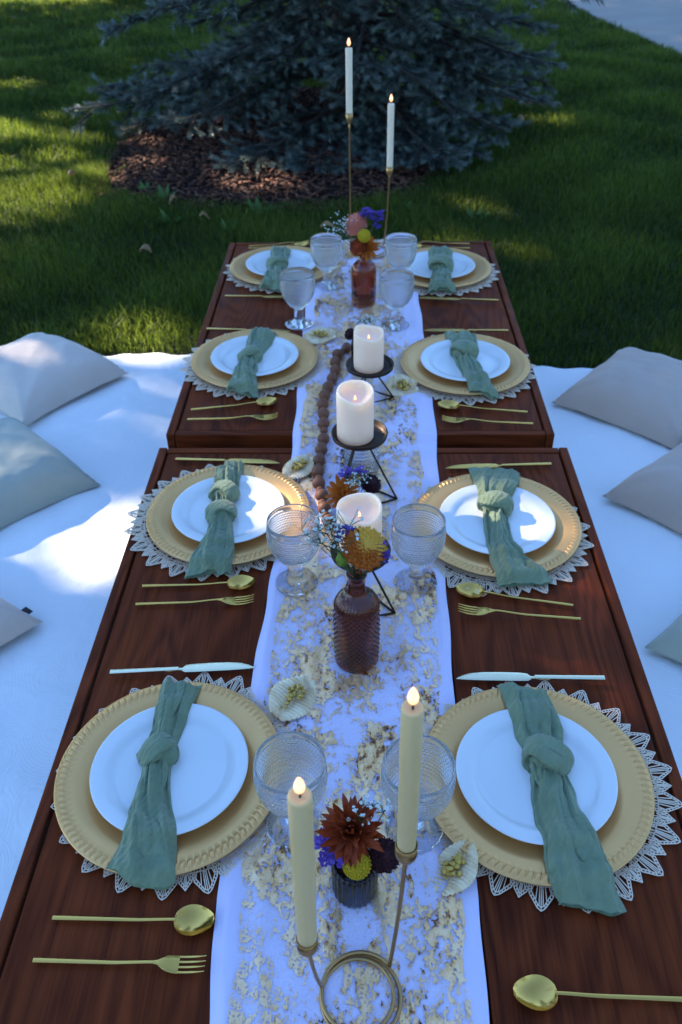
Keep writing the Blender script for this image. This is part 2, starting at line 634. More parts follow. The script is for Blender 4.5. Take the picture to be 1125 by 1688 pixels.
g = MB()
g.add([(-150, -150, GZ), (150, -150, GZ), (150, 150, GZ), (-150, 150, GZ)], [(0, 1, 2, 3)])
tag(g.build('ground', M['soil'], smooth=False), kind='structure')

PATH = [(2.33, 14.5), (2.34, 11.7), (2.47, 10.12), (2.74, 8.0), (3.25, 5.6), (4.4, 3.0), (6.2, 3.6), (4.75, 6.2), (4.1, 8.6), (3.72, 11.6), (3.6, 14.5)]
p = MB()
n = len(PATH)
p.add([(x, y, GZ + .035) for x, y in PATH] + [(x, y, GZ - .05) for x, y in PATH], [tuple(range(n))[::-1]] + [(i, (i + 1) % n, n + (i + 1) % n, n + i) for i in range(n)])
tag(p.build('path', M['concrete'], smooth=False), kind='structure')

MULCH = [(-1.36, 4.55), (-1.15, 4.36), (-.45, 4.28), (.0, 4.29), (.26, 4.48), (.42, 4.9), (.50, 5.4), (.50, 6.0), (.42, 6.6), (.1, 7.0), (-.5, 7.0), (-1.2, 6.7), (-1.45, 5.9), (-1.5, 5.2), (-1.47, 4.85)]
mb = MB()
cx, cy = -.35, 5.6
def mulch_fn(u, v):
    a = 2 * PI * u
    k = u * len(MULCH)
    i = int(k) % len(MULCH); f = k - int(k)
    x0, y0 = MULCH[i]; x1, y1 = MULCH[(i + 1) % len(MULCH)]
    ex, ey = x0 + (x1 - x0) * f, y0 + (y1 - y0) * f
    r = v
    nz = .012 * math.sin(ex * r * 31) * math.sin(ey * r * 27)
    return (cx + (ex - cx) * r, cy + (ey - cy) * r, GZ - .01 + .10 * (1 - r ** 2) + .015 + nz * (1 - r))
mb.grid(mulch_fn, 90, 24, True)
tag(mb.build('mulch_bed', M['chips']), kind='structure')


MA = np.array([math.atan2(y - cy, x - cx) for x, y in MULCH]); MR = np.array([math.hypot(x - cx, y - cy) for x, y in MULCH])
_o = np.argsort(MA); MA, MR = MA[_o], MR[_o]
def mulch_h(x, y):
    r2 = (np.hypot(x - cx, y - cy) / np.interp(np.arctan2(y - cy, x - cx), MA, MR, period=2 * PI)) ** 2
    return GZ + .008 + .10 * np.clip(1 - r2, 0, 1)


# bark chips
N = 16000
P = np.stack([rng.uniform(-1.7, 1.6, N), rng.uniform(4.1, 7.0, N)], 1)
P = P[in_poly(P, [(cx + (x - cx) * 1.04, cy + (y - cy) * 1.04) for x, y in MULCH])]
N = len(P)
L = rng.uniform(.015, .060, N); Wd = rng.uniform(.006, .017, N); Tk = rng.uniform(.003, .008, N)
a = rng.uniform(0, 2 * PI, N)
ax = np.stack([np.cos(a), np.sin(a), rng.uniform(-.5, .5, N)], 1); ax /= np.linalg.norm(ax, axis=1)[:, None]
sd = np.stack([-np.sin(a), np.cos(a), rng.uniform(-.5, .5, N)], 1); sd -= ax * (ax * sd).sum(1)[:, None]; sd /= np.linalg.norm(sd, axis=1)[:, None]
up = np.cross(ax, sd)
C0 = np.stack([P[:, 0], P[:, 1], mulch_h(P[:, 0], P[:, 1]) + rng.uniform(.004, .02, N)], 1)
V = []
for z in (-1, 1):
    for x, y in ((-1, -1), (1, -.7), (.9, 1), (-1, .8)):
        V.append(C0 + ax * (x * L / 2)[:, None] + sd * (y * Wd / 2)[:, None] + up * (z * Tk / 2)[:, None])
V = np.stack(V, 1).reshape(-1, 3)
Fq = np.array([(3, 2, 1, 0), (4, 5, 6, 7), (0, 1, 5, 4), (1, 2, 6, 5), (2, 3, 7, 6), (3, 0, 4, 7)])
F = (np.arange(N)[:, None, None] * 8 + Fq[None]).reshape(-1, 4)
o = link('bark_chips', np_mesh('bark_chips', V, F, M['chips'], np.repeat(rng.uniform(0, 1, N) ** 1.6, 8)))
tag(o, 'loose brown bark chips under the spruce', 'bark mulch', kind='stuff')

# grass blades
BLANKET = [(-2.3, 2.80), (-1.3, 2.722), (-.65, 2.735), (0, 2.68), (.61, 2.61), (1.1, 2.586), (2.2, 2.55), (2.2, -1.2), (-2.3, -1.2)]
def blades(N, y0, y1, h0, h1, w0, w1, side=.46):
    y = y0 + (y1 - y0) * rng.uniform(0, 1, N) ** .9
    x = rng.uniform(-1, 1, N) * (side * y + .5)
    P = np.stack([x, y], 1)
    ok = ~in_poly(P, BLANKET) & ~in_poly(P, PATH)
    mu = in_poly(P, [(cx + (a - cx) * .97, cy + (b - cy) * .97) for a, b in MULCH])
    ok &= ~(mu & (rng.uniform(0, 1, N) > .012))
    return P[ok], rng.uniform(h0, h1, ok.sum()), rng.uniform(w0, w1, ok.sum())
sets = [blades(150000, 2.45, 5.0, .035, .085, .0022, .0042), blades(150000, 4.6, 8.2, .04, .085, .004, .0065), blades(130000, 7.6, 13.2, .045, .09, .006, .011, .44)]
P = np.concatenate([s[0] for s in sets]); H = np.concatenate([s[1] for s in sets]); Wd = np.concatenate([s[2] for s in sets])
N = len(P)
cl = np.sin(P[:, 0] * 5.1 + 1.3 * np.sin(P[:, 1] * 3.3)) * np.sin(P[:, 1] * 4.7 + 1.1 * np.sin(P[:, 0] * 2.9))
H = H * (1 + .28 * cl)
a = rng.uniform(0, 2 * PI, N); la = rng.uniform(0, 2 * PI, N); ln = rng.uniform(.1, .75, N) * H
wx, wy = np.cos(a) * Wd / 2, np.sin(a) * Wd / 2
bx, by = P[:, 0], P[:, 1]
lx, ly = np.cos(la) * ln, np.sin(la) * ln
z0 = np.full(N, GZ - .004)
V = np.stack([
    np.stack([bx - wx, by - wy, z0], 1), np.stack([bx + wx, by + wy, z0], 1),
    np.stack([bx - wx * .8 + lx * .35, by - wy * .8 + ly * .35, z0 + H * .62], 1), np.stack([bx + wx * .8 + lx * .35, by + wy * .8 + ly * .35, z0 + H * .62], 1),
    np.stack([bx + lx, by + ly, z0 + H * (1 - .25 * (ln / H))], 1)], 1).reshape(-1, 3)
Ft = np.array([(0, 1, 3), (0, 3, 2), (2, 3, 4)])
F = (np.arange(N)[:, None, None] * 5 + Ft[None]).reshape(-1, 3)
tint = np.clip(.45 + .2 * cl + rng.normal(0, .22, N), 0, 1)
o = link('lawn_grass', np_mesh('lawn_grass', V, F, M['grass'], np.repeat(tint, 5)))
tag(o, 'mown green lawn grass around the table and spruce', 'grass', kind='stuff')

# ------------------------------------------------------------------ trees
def tree_wood(mb, base, top, r0, limbs, spread, seed):
    rr = random.Random(seed)
    base, top = Vector(base), Vector(top)
    pts = [base.lerp(top, i / 6) + Vector((rr.uniform(-.12, .12), rr.uniform(-.12, .12), 0)) * (1 if i else 0) for i in range(7)]
    mb.tube(pts, [r0 * (1.35 if i == 0 else 1 - .11 * i) for i in range(7)], 9)
    for k in range(limbs):
        t = .35 + .6 * k / limbs
        p0 = base.lerp(top, t)
        an = k * 2.4 + rr.uniform(-.4, .4)
        d = Vector((math.cos(an), math.sin(an), rr.uniform(.5, 1.0)))
        ln = spread * rr.uniform(.6, 1.0)
        mb.tube([p0, p0 + d * ln * .4, p0 + d * ln * .7 + Vector((0, 0, .15)), p0 + d * ln + Vector((0, 0, .4))], [r0 * .38, r0 * .25, r0 * .16, r0 * .05], 6)


# sun patches set on ground / table; the crowns have gaps cut for them
LIT = [
    (GZ, .0, [(-.76, 1.595), (-.735, 1.625), (-.70, 1.66), (-.675, 1.72), (-.64, 1.78), (-.60, 1.82), (-.50, 1.80), (-.50, 1.676), (-.53, 1.54), (-.58, 1.47), (-.645, 1.50), (-.69, 1.53), (-.75, 1.565)]),
    (GZ, .0, [(-.66, 1.42), (-.61, 1.43), (-.58, 1.37), (-.61, 1.33)]),
    (GZ, .0, [(-.98, 2.74), (-.647, 2.75), (-.58, 2.69), (-.60, 2.60), (-.66, 2.60), (-.75, 2.665), (-.88, 2.70)]),
    (GZ, .3, [(-.665, 2.43), (-.635, 2.465), (-.60, 2.445), (-.605, 2.405), (-.65, 2.405)]),
    (GZ, .2, [(-.897, 2.867), (-.60, 2.941), (-.58, 2.73), (-.909, 2.722)]),
    (GZ, .08, [(-3.2, 4.6), (-1.778, 4.75), (-1.5, 4.9), (-1.2, 4.62), (-1.40, 4.30), (-1.615, 4.10), (-3.0, 3.85)]),
    (GZ, .15, [(-3.0, 5.1), (-1.95, 5.256), (-1.62, 5.25), (-1.5, 5.10), (-1.846, 4.916), (-2.9, 4.80)]),
    (GZ, .35, [(-3.0, 6.1), (-2.057, 6.155), (-1.564, 5.823), (-1.597, 5.468), (-2.04, 5.55), (-2.9, 5.6)]),
    (GZ, .15, [(-6, 12.8), (-3.5, 12.6), (-3.3, 11.84), (-4.563, 11.631), (-6, 11.6)]),
    (GZ, .3, [(-4.0, 7.3), (-2.5, 7.4), (-2.4, 7.1), (-4.0, 6.85)]),
    (GZ, .1, [(-1.40, 5.56), (-1.10, 5.85), (-.70, 5.82), (-.62, 5.60), (-1.0, 5.47), (-1.25, 5.28)]),
    (GZ, .3, [(-1.44, 4.9), (-1.17, 5.06), (-.95, 4.92), (-1.15, 4.70)]),
    (GZ, .1, [(1.10, 5.99), (1.50, 5.95), (1.42, 5.76), (1.12, 5.78)]),
    (GZ, .3, [(.48, 4.41), (.80, 4.31), (.77, 4.17), (.48, 4.22)]),
    (GZ, .35, [(.29, 3.83), (.467, 3.88), (.74, 3.77), (.74, 3.61), (.5, 3.64)]),
    (GZ, .05, [(2.2, 12.3), (3.1, 12.3), (3.05, 11.45), (2.3, 11.45)]),
    (-.24, .1, [(-1.17, 2.50), (-1.03, 2.53), (-.97, 2.47), (-1.10, 2.42)]),
    (-.20, .1, [(-1.16, 1.85), (-.93, 1.845), (-.90, 1.79), (-1.14, 1.76)]),
    (.02, .45, [(-.165, 1.46), (-.105, 1.46), (-.075, 1.315), (-.12, 1.315)]),
    (.01, .3, [(-.202, 1.16), (-.059, 1.105), (-.058, 1.075), (-.181, 1.11)]),
    (.02, .25, [(.329, 1.22), (.391, 1.247), (.375, 1.184), (.322, 1.167)]),
    (.0, .4, [(.43, 1.215), (.475, 1.225), (.472, 1.18), (.435, 1.172)]),
    (.05, .15, [(-.32, 1.392), (-.24, 1.392), (-.25, 1.32), (-.305, 1.31)]),
    (.22, .1, [(-.04, 1.17), (.05, 1.17), (.05, 1.11), (-.04, 1.11)]),
    (.025, 0, [(-.22, 1.42), (-.155, 1.42), (-.135, 1.345), (-.16, 1.315), (-.21, 1.335)]),
    (.025, 0, [(.20, 1.375), (.235, 1.365), (.23, 1.325), (.20, 1.318)]),
    (.025, 0, [(0.334, 1.356), (0.382, 1.356), (0.378, 1.316), (0.344, 1.316)]),
    (.025, 0.1, [(-0.138, 1.461), (-0.108, 1.428), (-0.091, 1.345), (-0.115, 1.335)]),
    (-.02, .1, [(-1.15, 5.0), (-.72, 5.02), (-.70, 4.75), (-1.1, 4.72)]),
]


def crown(center, rad, n, size, seed):
    """leaf cards scattered in clumps through an uneven ellipsoid; leaves left out so sun falls on the LIT patches"""
    r = np.random.default_rng(seed)
    nc = 90
    d = r.normal(size=(nc, 3)); d /= np.linalg.norm(d, axis=1)[:, None]
    cc = d * (r.uniform(.15, 1.0, nc) ** .5)[:, None]
    cr = r.uniform(.22, .42, nc)
    k = r.integers(0, nc, n)
    q = cc[k] + r.normal(size=(n, 3)) * cr[k][:, None] * .5
    P = np.array(center) + q * np.array(rad)
    P = P[P[:, 2] > 1.5]
    s = np.array(SUN_DIR)
    keep = np.ones(len(P), bool)
    for z, leak, poly in LIT:
        t = (P[:, 2] - z) / s[2]
        G = (P - s * t[:, None])[:, :2] + r.normal(0, .012, (len(P), 2))
        c = np.mean(np.array(poly), 0)
        big = [tuple(c + (np.array(q_) - c) * (1 + (.042 if z < -.1 else .068) / max(.02, np.linalg.norm(np.array(q_) - c)))) for q_ in poly]
        keep &= ~(in_poly(G, big) & (r.uniform(0, 1, len(P)) > leak * .16))
    P = P[keep]
    n = len(P)
    nrm = r.normal(size=(n, 3)); nrm[:, 2] += .6; nrm /= np.linalg.norm(nrm, axis=1)[:, None]
    ax = np.cross(nrm, r.normal(size=(n, 3))); ax /= np.linalg.norm(ax, axis=1)[:, None]
    sd = np.cross(nrm, ax)
    L = (size * r.uniform(.7, 1.3, n))[:, None]
    V = np.stack([P - ax * L * .5, P + sd * L * .3 + nrm * L * .05, P + ax * L * .5 - nrm * L * .06, P - sd * L * .3 + nrm * L * .05], 1).reshape(-1, 3)
    F = np.arange(n * 4).reshape(-1, 4)
    return V, F, np.repeat(np.clip(r.normal(.5, .25, n), 0, 1), 4)


az = Vector((SUN_DIR.x, SUN_DIR.y, 0)).normalized()
pr = Vector((-az.y, az.x, 0))
labels = ['leafy shade tree nearest the table, left of the lawn', 'second leafy shade tree along the lawn, left', 'third leafy shade tree along the lawn, wide crown',
          'fourth leafy shade tree, behind the spruce to the left', 'fifth leafy shade tree far behind the spruce', 'farthest leafy shade tree beyond the lawn', 'leafy shade tree behind the left pillows, closest to the camera']
for k in range(-3, 4):
    c = Vector((0.2, 4.6, 0)) + az * (11.5 + .5 * math.sin(k * 2.1)) - pr * (k * 2.55)
    t = thing('shade_tree', labels[[6, 0, 1, 2, 3, 4, 5][k + 3]], 'tree', (c.x, c.y, GZ), 0, 'leafy trees shading the lawn')
    w = MB()
    tree_wood(w, (0, 0, 0), (.2, .1, 7.5), .17, 9, 2.4, k + 50)
    w.build('trunk', M['trunk'], t)
    V, F, tn = crown((c.x, c.y, 6.1), (2.6, 2.6, 4.0), 21000, .17, k + 70)
    V = V - np.array([c.x, c.y, GZ])
    link('crown', np_mesh('crown', V, F, M['leaves'], tn), t)

# unseen ring of trees added to cut low sky light, left open towards the sun
n = 15000
a = rng.uniform(0, 2 * PI, n)
saz = math.atan2(SUN_DIR.y, SUN_DIR.x)
da = np.abs((a - saz + PI) % (2 * PI) - PI)
a = a[da > 1.15]; n = len(a)
k = rng.integers(0, 60, n)
ca = np.sort(rng.uniform(0, 2 * PI, 60)); k = np.argmin(np.abs(((ca[None] - a[:, None] + PI) % (2 * PI)) - PI), axis=1)
hh = (6.5 + 2.5 * np.sin(ca * 13))[k]
zz = hh * rng.uniform(0, 1, n) ** .8
rr_ = 19 + 1.5 * np.sin(ca * 29)[k] + rng.normal(0, 1.0, n)
C0 = np.stack([rr_ * np.cos(a), 4 + rr_ * np.sin(a), GZ + zz], 1)
ax = rng.normal(size=(n, 3)); ax *= .34 / np.linalg.norm(ax, axis=1)[:, None]
sd = np.cross(ax, rng.normal(size=(n, 3))); sd *= .24 / np.linalg.norm(sd, axis=1)[:, None]
V = np.stack([C0 - ax, C0 + sd, C0 + ax, C0 - sd], 1).reshape(-1, 3)
o = link('added_tree_ring', np_mesh('added_tree_ring', V, np.arange(n * 4).reshape(-1, 4), M['leaves'], np.repeat(rng.uniform(0, 1, n), 4)))
tag(o, 'unseen ring of trees added around the lawn to dim the low sky', 'trees', kind='stuff')

# blue spruce
def spruce():
    base = Vector((-.05, 5.85, GZ + .08))
    t = thing('spruce_tree', 'large blue spruce with drooping blue-grey branches behind the table', 'spruce tree', base)
    Ht = 6.6
    w = MB()
    w.tube([(0, 0, -.1), (0, 0, .3), (.02, 0, 2), (0, .02, 4.4), (0, 0, Ht)], [.17, .13, .10, .06, .012], 10)
    w.build('trunk', M['trunk'], t)
    rr = random.Random(5)
    def bough(an, L, z, zt, low, wh):
        """one bough from the trunk at height z to a tip at height zt"""
        dirx, diry = math.cos(an), math.sin(an)
        wood, axis = MB(), []
        ns = 9
        for i in range(ns + 1):
            s_ = i / ns
            q = Vector((dirx * L * s_, diry * L * s_, z + (zt - z) * s_ + (.10 if low else .06) * L * (.5 * math.sin(s_ * PI) * (1 if zt > z - .4 else -.3) - .35 * math.sin(s_ * s_ * PI))))
            q += Vector((-diry, dirx, 0)) * .06 * math.sin(s_ * 4 + wh * 1.7)
            q.z = max(q.z, .02)
            axis.append(q)
        wood.tube(axis, [.015 * (1 - .85 * i / ns) + .002 for i in range(ns + 1)], 5, False)
        twigs = [(axis[i], axis[i + 1], .6) for i in range(3, ns)]
        nt_ = int((16 if low else 13) * L / 1.5) + 4
        for k in range(nt_):
            s_ = .22 + .78 * k / nt_
            i = min(int(s_ * ns), ns - 1)
            p0 = axis[i].lerp(axis[i + 1], s_ * ns - i)
            td = (axis[i + 1] - axis[i]).normalized()
            sgn = 1 if k % 2 else -1
            sdv = td.cross(Vector((0, 0, 1))).normalized() * sgn
            tl = (.44 * (1 - s_) ** .7 + .11) * rr.uniform(.7, 1.15) * (L / 1.5) ** .5
            dv = (td * rr.uniform(.45, .8) + sdv * rr.uniform(.5, .9) + Vector((0, 0, rr.uniform(-.40, .10)))).normalized()
            p1 = p0 + dv * tl
            p1.z = max(p1.z, .02)
            wood.tube([p0, p0.lerp(p1, .5) + Vector((0, 0, .01)), p1], [.004, .003, .0015], 3, False)
            twigs.append((p0.lerp(p1, .2), p1, 1))
            m_ = int(tl / (.092 if low else .1))
            for j in range(m_):
                q0 = p0.lerp(p1, .25 + .75 * j / max(1, m_))
                s2 = (1, -1, 0)[j % 3]
                sv = dv.cross(Vector((0, 0, 1))).normalized() * s2
                dl = (dv * .85 + sv * .7 + Vector((0, 0, rr.uniform(-.15, .5) if s2 else rr.uniform(.4, .9)))).normalized()
                q1 = q0 + dl * rr.uniform(.07, .16)
                q1.z = max(q1.z, .02)
                twigs.append((q0, q1, 1))
        br = wood.build('branch', M['trunk'], t)
        dens = 1450 if low else 230
        nl = .028 if low else .05
        nw = .0026 if low else .011
        Ps, Ds, Ts = [], [], []
        for (a_, b_, kd) in twigs:
            ln = (b_ - a_).length
            n_ = max(4, int(ln * dens * kd))
            tt = rng.uniform(0, 1, n_) ** .8
            A, B = np.array(a_), np.array(b_)
            d = (B - A) / max(ln, 1e-5)
            rv = rng.normal(size=(n_, 3)); rv[:, 2] += .35
            rv -= (rv @ d)[:, None] * d; rv /= np.linalg.norm(rv, axis=1)[:, None]
            Ps.append(A + (B - A) * tt[:, None])
            Ds.append(rv * .66 + d * .80)
            Ts.append(np.clip(.05 + .62 * tt ** 1.5 + rng.normal(0, .12, n_) + rr.uniform(-.15, .2), 0, 1))  # bases darker, tips lighter: older and new growth, with shade and skylight painted in
        Pn, Dn, Tn = np.concatenate(Ps), np.concatenate(Ds), np.concatenate(Ts)
        keep = np.ones(len(Pn), bool)  # gaps cut in the needles for set sun streaks on the lawn
        sdir = np.array(SUN_DIR)
        Wp = Pn + np.array(base)
        G_ = (Wp - sdir * ((Wp[:, 2] - GZ) / sdir[2])[:, None])[:, :2]
        for poly in ([(1.10, 5.99), (1.50, 5.95), (1.42, 5.76), (1.12, 5.78)], [(.48, 4.41), (.80, 4.31), (.77, 4.17), (.48, 4.22)], [(.29, 3.83), (.467, 3.88), (.74, 3.77), (.74, 3.61), (.5, 3.64)]):
            keep &= ~in_poly(G_, poly)
        Pn, Dn, Tn = Pn[keep], Dn[keep], Tn[keep]
        if not len(Pn): return
        sv = np.cross(Dn, rng.normal(size=Dn.shape)); sv /= np.linalg.norm(sv, axis=1)[:, None]
        ln = nl * rng.uniform(.75, 1.2, len(Pn))
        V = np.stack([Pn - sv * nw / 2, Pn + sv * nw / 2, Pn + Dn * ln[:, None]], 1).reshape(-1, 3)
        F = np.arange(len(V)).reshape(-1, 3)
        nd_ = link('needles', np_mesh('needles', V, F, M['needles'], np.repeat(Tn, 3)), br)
        nd_['kind'] = 'stuff'
    # the boughs the photograph shows, by their tips
    for k, (x, y, zt, z0) in enumerate([
            (-.66, 4.66, -.26, .12), (-.20, 4.62, -.30, .10), (-1.02, 4.93, -.07, .32), (-1.62, 5.15, -.06, .38), (-1.50, 5.50, -.02, .36), (-1.22, 5.15, .02, .5),
            (-.80, 5.05, .20, .75), (-.55, 4.95, .16, .66), (.05, 4.72, .16, .62), (.32, 4.82, .10, .58), (-.10, 5.00, -.02, .40), 
            (.55, 4.85, -.05, .46), (.50, 4.72, -.24, .22), (.80, 5.02, -.18, .34), (.95, 5.05, -.02, .46), (1.08, 5.28, .13, .58), (1.02, 5.36, .30, .70), (.70, 5.15, .34, .80), (.75, 5.2, .12, .56), (.70, 4.90, -.33, .12), (.36, 4.70, -.33, .06), (.14, 4.70, -.33, .05), (.90, 5.35, -.22, .2),
            (1.15, 5.75, -.05, .40), (1.2, 6.2, .0, .45), (-1.1, 5.9, .05, .5), (-.95, 5.5, .30, .8), (.35, 5.1, .32, .85), (-.3, 5.15, .42, .95)]):
        dx, dy = x - base.x, y - base.y
        bough(math.atan2(dy, dx), math.hypot(dx, dy), z0, zt - base.z, True, k)
    z = .25
    wh = 0
    while z < Ht - .3:
        f = z / Ht
        low = z < .9
        nb = 5 if z < 1.5 else 6 if f < .6 else 5
        L0 = 1.55 * (1 - f) ** .85 + .1
        for b in range(nb):
            an = 2 * PI * b / (nb if z > 1 else 7.5) + wh * .55 + rr.uniform(-.22, .22) + (0 if z > 1 else .2)
            if z <= 1 and math.sin(an) < -.25: continue
            L = L0 * rr.uniform(.78, 1.12)
            bough(an, L, z, z - L * rr.uniform(.15, .35), low, wh)
        z += .20 if z < 1.5 else .34
        wh += 1
spruce()

# dark evergreen shrub at the far left of the lawn
t = thing('evergreen_shrub', 'low dark shrub at the far edge of the lawn, upper left', 'shrub', (-3.05, 12.5, GZ))
w = MB()
for k in range(5):
    w.tube([(0, 0, 0), (.25 * math.cos(k * 1.3), .25 * math.sin(k * 1.3), .5), (.5 * math.cos(k * 1.3), .5 * math.sin(k * 1.3), 1.0)], [.03, .02, .006], 5)
w.build('stem', M['trunk'], t)
n = 5000
d = rng.normal(size=(n, 3)); d /= np.linalg.norm(d, axis=1)[:, None]
P = d * (rng.uniform(.5, 1, n) ** .4)[:, None] * np.array([.62, .6, .62]) * (1 + .15 * np.sin(d[:, :1] * 9)) + np.array([0, 0, .62])
P = P[P[:, 2] > .02]; n = len(P)
ax = rng.normal(size=(n, 3)) * .04; sd = rng.normal(size=(n, 3)) * .02
V = np.stack([P - ax, P + sd, P + ax, P - sd], 1).reshape(-1, 3)
link('foliage', np_mesh('foliage', V, np.arange(n * 4).reshape(-1, 4), M['needles'], np.repeat(rng.uniform(0, .3, n), 4)), t)

# weeds and fallen leaves along the mulch edge
def weed(x, y, n, s, label, seed):
    r = np.random.default_rng(seed)
    t = thing('weed_plant', label, 'weed', (x, y, GZ), 0, 'broad-leaved weeds along the mulch edge')
    V, T = [], []
    for i in range(n):
        a = r.uniform(0, 2 * PI); tilt = r.uniform(.25, 1.1); L = s * r.uniform(.6, 1.1)
        d = np.array([math.cos(a) * math.cos(tilt), math.sin(a) * math.cos(tilt), math.sin(tilt)])
        sdv = np.array([-math.sin(a), math.cos(a), 0]) * L * .22
        b = d * L * .25
        V += [b * .1, b + d * L * .35 + sdv, b + d * L, b + d * L * .35 - sdv]
        T += [r.uniform(.2, 1)] * 4
    link('leaves', np_mesh('weed_leaves', np.array(V), np.arange(len(V)).reshape(-1, 4), M['weed'], np.array(T)), t)
weed(-1.02, 4.42, 10, .10, 'pale broad-leaved weed at the left mulch edge', 1)
weed(-1.12, 4.50, 6, .09, 'small pale weed left of the mulch edge weed', 2)
weed(-.50, 4.20, 12, .09, 'green weed at the front mulch edge by the low spruce bough', 3)
weed(-.92, 4.08, 10, .08, 'low weed clump in the grass before the mulch', 4)
weed(-.62, 3.95, 9, .07, 'small weed clump nearest the table on the left', 5)
weed(.55, 4.12, 12, .08, 'weed clump in the grass right of the tapers', 6)
weed(.25, 4.22, 10, .08, 'weed clump behind the right far taper', 7)
for i, (x, y, lb) in enumerate([(-.75, 4.05, 'curled tan dead leaf in the grass before the mulch'), (-1.58, 4.74, 'orange dead leaf lying on the lit lawn left'), (-.95, 3.62, 'brown dead leaf lying in the dark grass near the table'), (-.95, 4.30, 'grey dead leaf at the mulch edge'), (1.03, 5.85, 'small tan leaf on the right lawn by the sunlit streak'), (-.15, 3.9, 'brown leaf in the grass behind the far bouquet')]):
    l = MB()
    L = .024 + .007 * (i % 3)
    l.grid(lambda u, v: ((v - .5) * L * 2, (u - .5) * L * math.sin(PI * max(.03, min(.97, v))) * 1.1, .02 * math.cos((u - .5) * 2.4) + .02 * math.sin(v * 4)), 6, 8)
    at_ = l.mesh('dead_leaf', M['dry'])
    A = at_.attributes.new('tint', 'FLOAT', 'POINT'); A.data.foreach_set('value', [.3 + .12 * i] * len(at_.vertices))
    tag(link('dead_leaf', at_, None, (x, y, GZ + .045), i * 1.3), lb, 'dead leaf', 'fallen leaves on the lawn')

# ------------------------------------------------------------------ blanket
bl = MB()
nzb = smoothnoise(3, 7, 6.0); nzf = smoothnoise(8, 5, 17.0)
def bl_fn(u, v):
    x = -2.0 + 3.9 * u
    ye = np.interp(x, [-2.3, -1.3, -.65, 0, .61, 1.1, 2.2], [2.80, 2.722, 2.735, 2.68, 2.61, 2.586, 2.55]) + .008 * math.sin(x * 23) + .006 * math.sin(x * 51 + 1)
    y = -1.0 + (ye + 1.0) * v
    e = min(1, (1 - v) * 60)
    z = GZ + .030 + .010 * nzb(x, y) + .007 * max(0, nzf(x, y)) ** 3 + .004 * math.sin(x * 19 + 3 * math.sin(y * 7)) * math.sin(y * 16)
    return (x, y, z * 1 - (1 - math.sqrt(max(0, 1 - (1 - e) ** 2))) * .03)
bl.grid(bl_fn, 230, 230)
o = bl.build('quilted_blanket', M['quilt'])
tag(o, 'large white quilted blanket spread on the grass under the table', 'blanket')

# ------------------------------------------------------------------ tables
def table(name, label, x0, x1, y0, y1, top, dx0=0.0):
    t = thing(name, label, 'table', (0, (y0 + y1) / 2, GZ), 0, 'low wooden tables end to end')
    oy = (y0 + y1) / 2; H = top - GZ
    rw = .019
    def bx(nm, c, d, m, bev=.0022):
        b = MB(); b.box((0, 0, 0), d)
        o_ = b.build(nm, m, t, False, c)
        md = o_.modifiers.new('bevel', 'BEVEL'); md.width = bev; md.segments = 2; md.limit_method = 'ANGLE'
        return o_
    Ly = y1 - y0
    for sx, x in ((1, x0), (-1, x1)):
        bx('side_rail', (x + sx * rw / 2, 0, H - .045), (rw, Ly, .09), M['rail'])
    for sy, y in ((1, y0), (-1, y1)):
        # end rails are turned so their grain runs across the table
        b = bx('end_rail', ((x0 + x1) / 2, y - oy + sy * rw / 2, H - .045), (rw, x1 - x0 - 2 * rw - .003, .0885), M['rail'])
        b.rotation_euler = (0, 0, PI / 2)
    xs = [x0 + rw + .0035, -.152, .153, x1 - rw - .0035]
    for i in range(3):
        a, b = xs[i] + .0012, xs[i + 1] - .0012
        bx('top_plank', ((a + b) / 2, 0, H - .0115 - .0012), (b - a, Ly - 2 * rw - .006, .020), M['wood'], .0018)
    for sx in (0, 1):
        for sy in (0, 1):
            bx('leg', ((x0 + .045, x1 - .045)[sx], ((y0 + .05, y1 - .05)[sy]) - oy, (H - .03) / 2), (.045, .045, H - .03), M['rail'], .003)
    # under-frame closing the joints from below
    bx('under_board', ((x0 + x1) / 2, 0, H - .032), (x1 - x0 - .05, Ly - .06, .014), M['rail'])
    return t
table('low_table', 'low brown stained wooden table nearest the camera', -.461, .4695, .05, 1.602, 0.0)
table('low_table', 'low brown stained wooden table at the far end toward the spruce', -.450, .4455, 1.634, 2.852, T2)


def top_z(y):
    return T2 * sstep(1.598, 1.636, y)


# ------------------------------------------------------------------ runner and netting
RL = [(.0, -.172), (.4, -.175), (.55, -.187), (.82, -.183), (1.09, -.169), (1.33, -.163), (1.52, -.156), (1.70, -.154), (1.97, -.158), (2.35, -.1615), (2.6, -.155), (2.9, -.15)]
RR = [(.0, .145), (.4, .1486), (.55, .1546), (.77, .1482), (1.09, .157), (1.29, .164), (1.595, .173), (1.73, .176), (2.11, .1754), (2.39, .174), (2.84, .181), (2.9, .181)]
nzr = smoothnoise(21, 6, 14.0)
nzr2 = smoothnoise(22, 6, 45.0)
SEAT_C = [(-.2776, .7315), (.2531, .7258), (-.2681, 1.3444), (.2719, 1.3134), (-.2763, 1.9787), (.2696, 1.9510), (-.2525, 2.6074), (.2477, 2.5856)]
def pressed_flat(x, y):
    d = min(math.hypot(x - a, y - b) for a, b in SEAT_C)
    return sstep(.170, .205, d)
def cloth_z(x, y):
    k = pressed_flat(x, y)
    return (cloth_free(x, y) - top_z(y)) * k + .0011 * (1 - k) + top_z(y)
def cloth_free(x, y):
    r = .5 + .5 * math.sin(x * 46 + 2.5 * math.sin(y * 2.1) + y * 1.3)
    ridge = .0042 * r ** 5 + .0026 * (.5 + .5 * math.sin(x * 81 - 2 * math.sin(y * 3.3 + 1))) ** 4
    return top_z(y) + .0034 + ridge + .0014 * (1 + nzr(x, y)) + .0006 * nzr2(x, y)
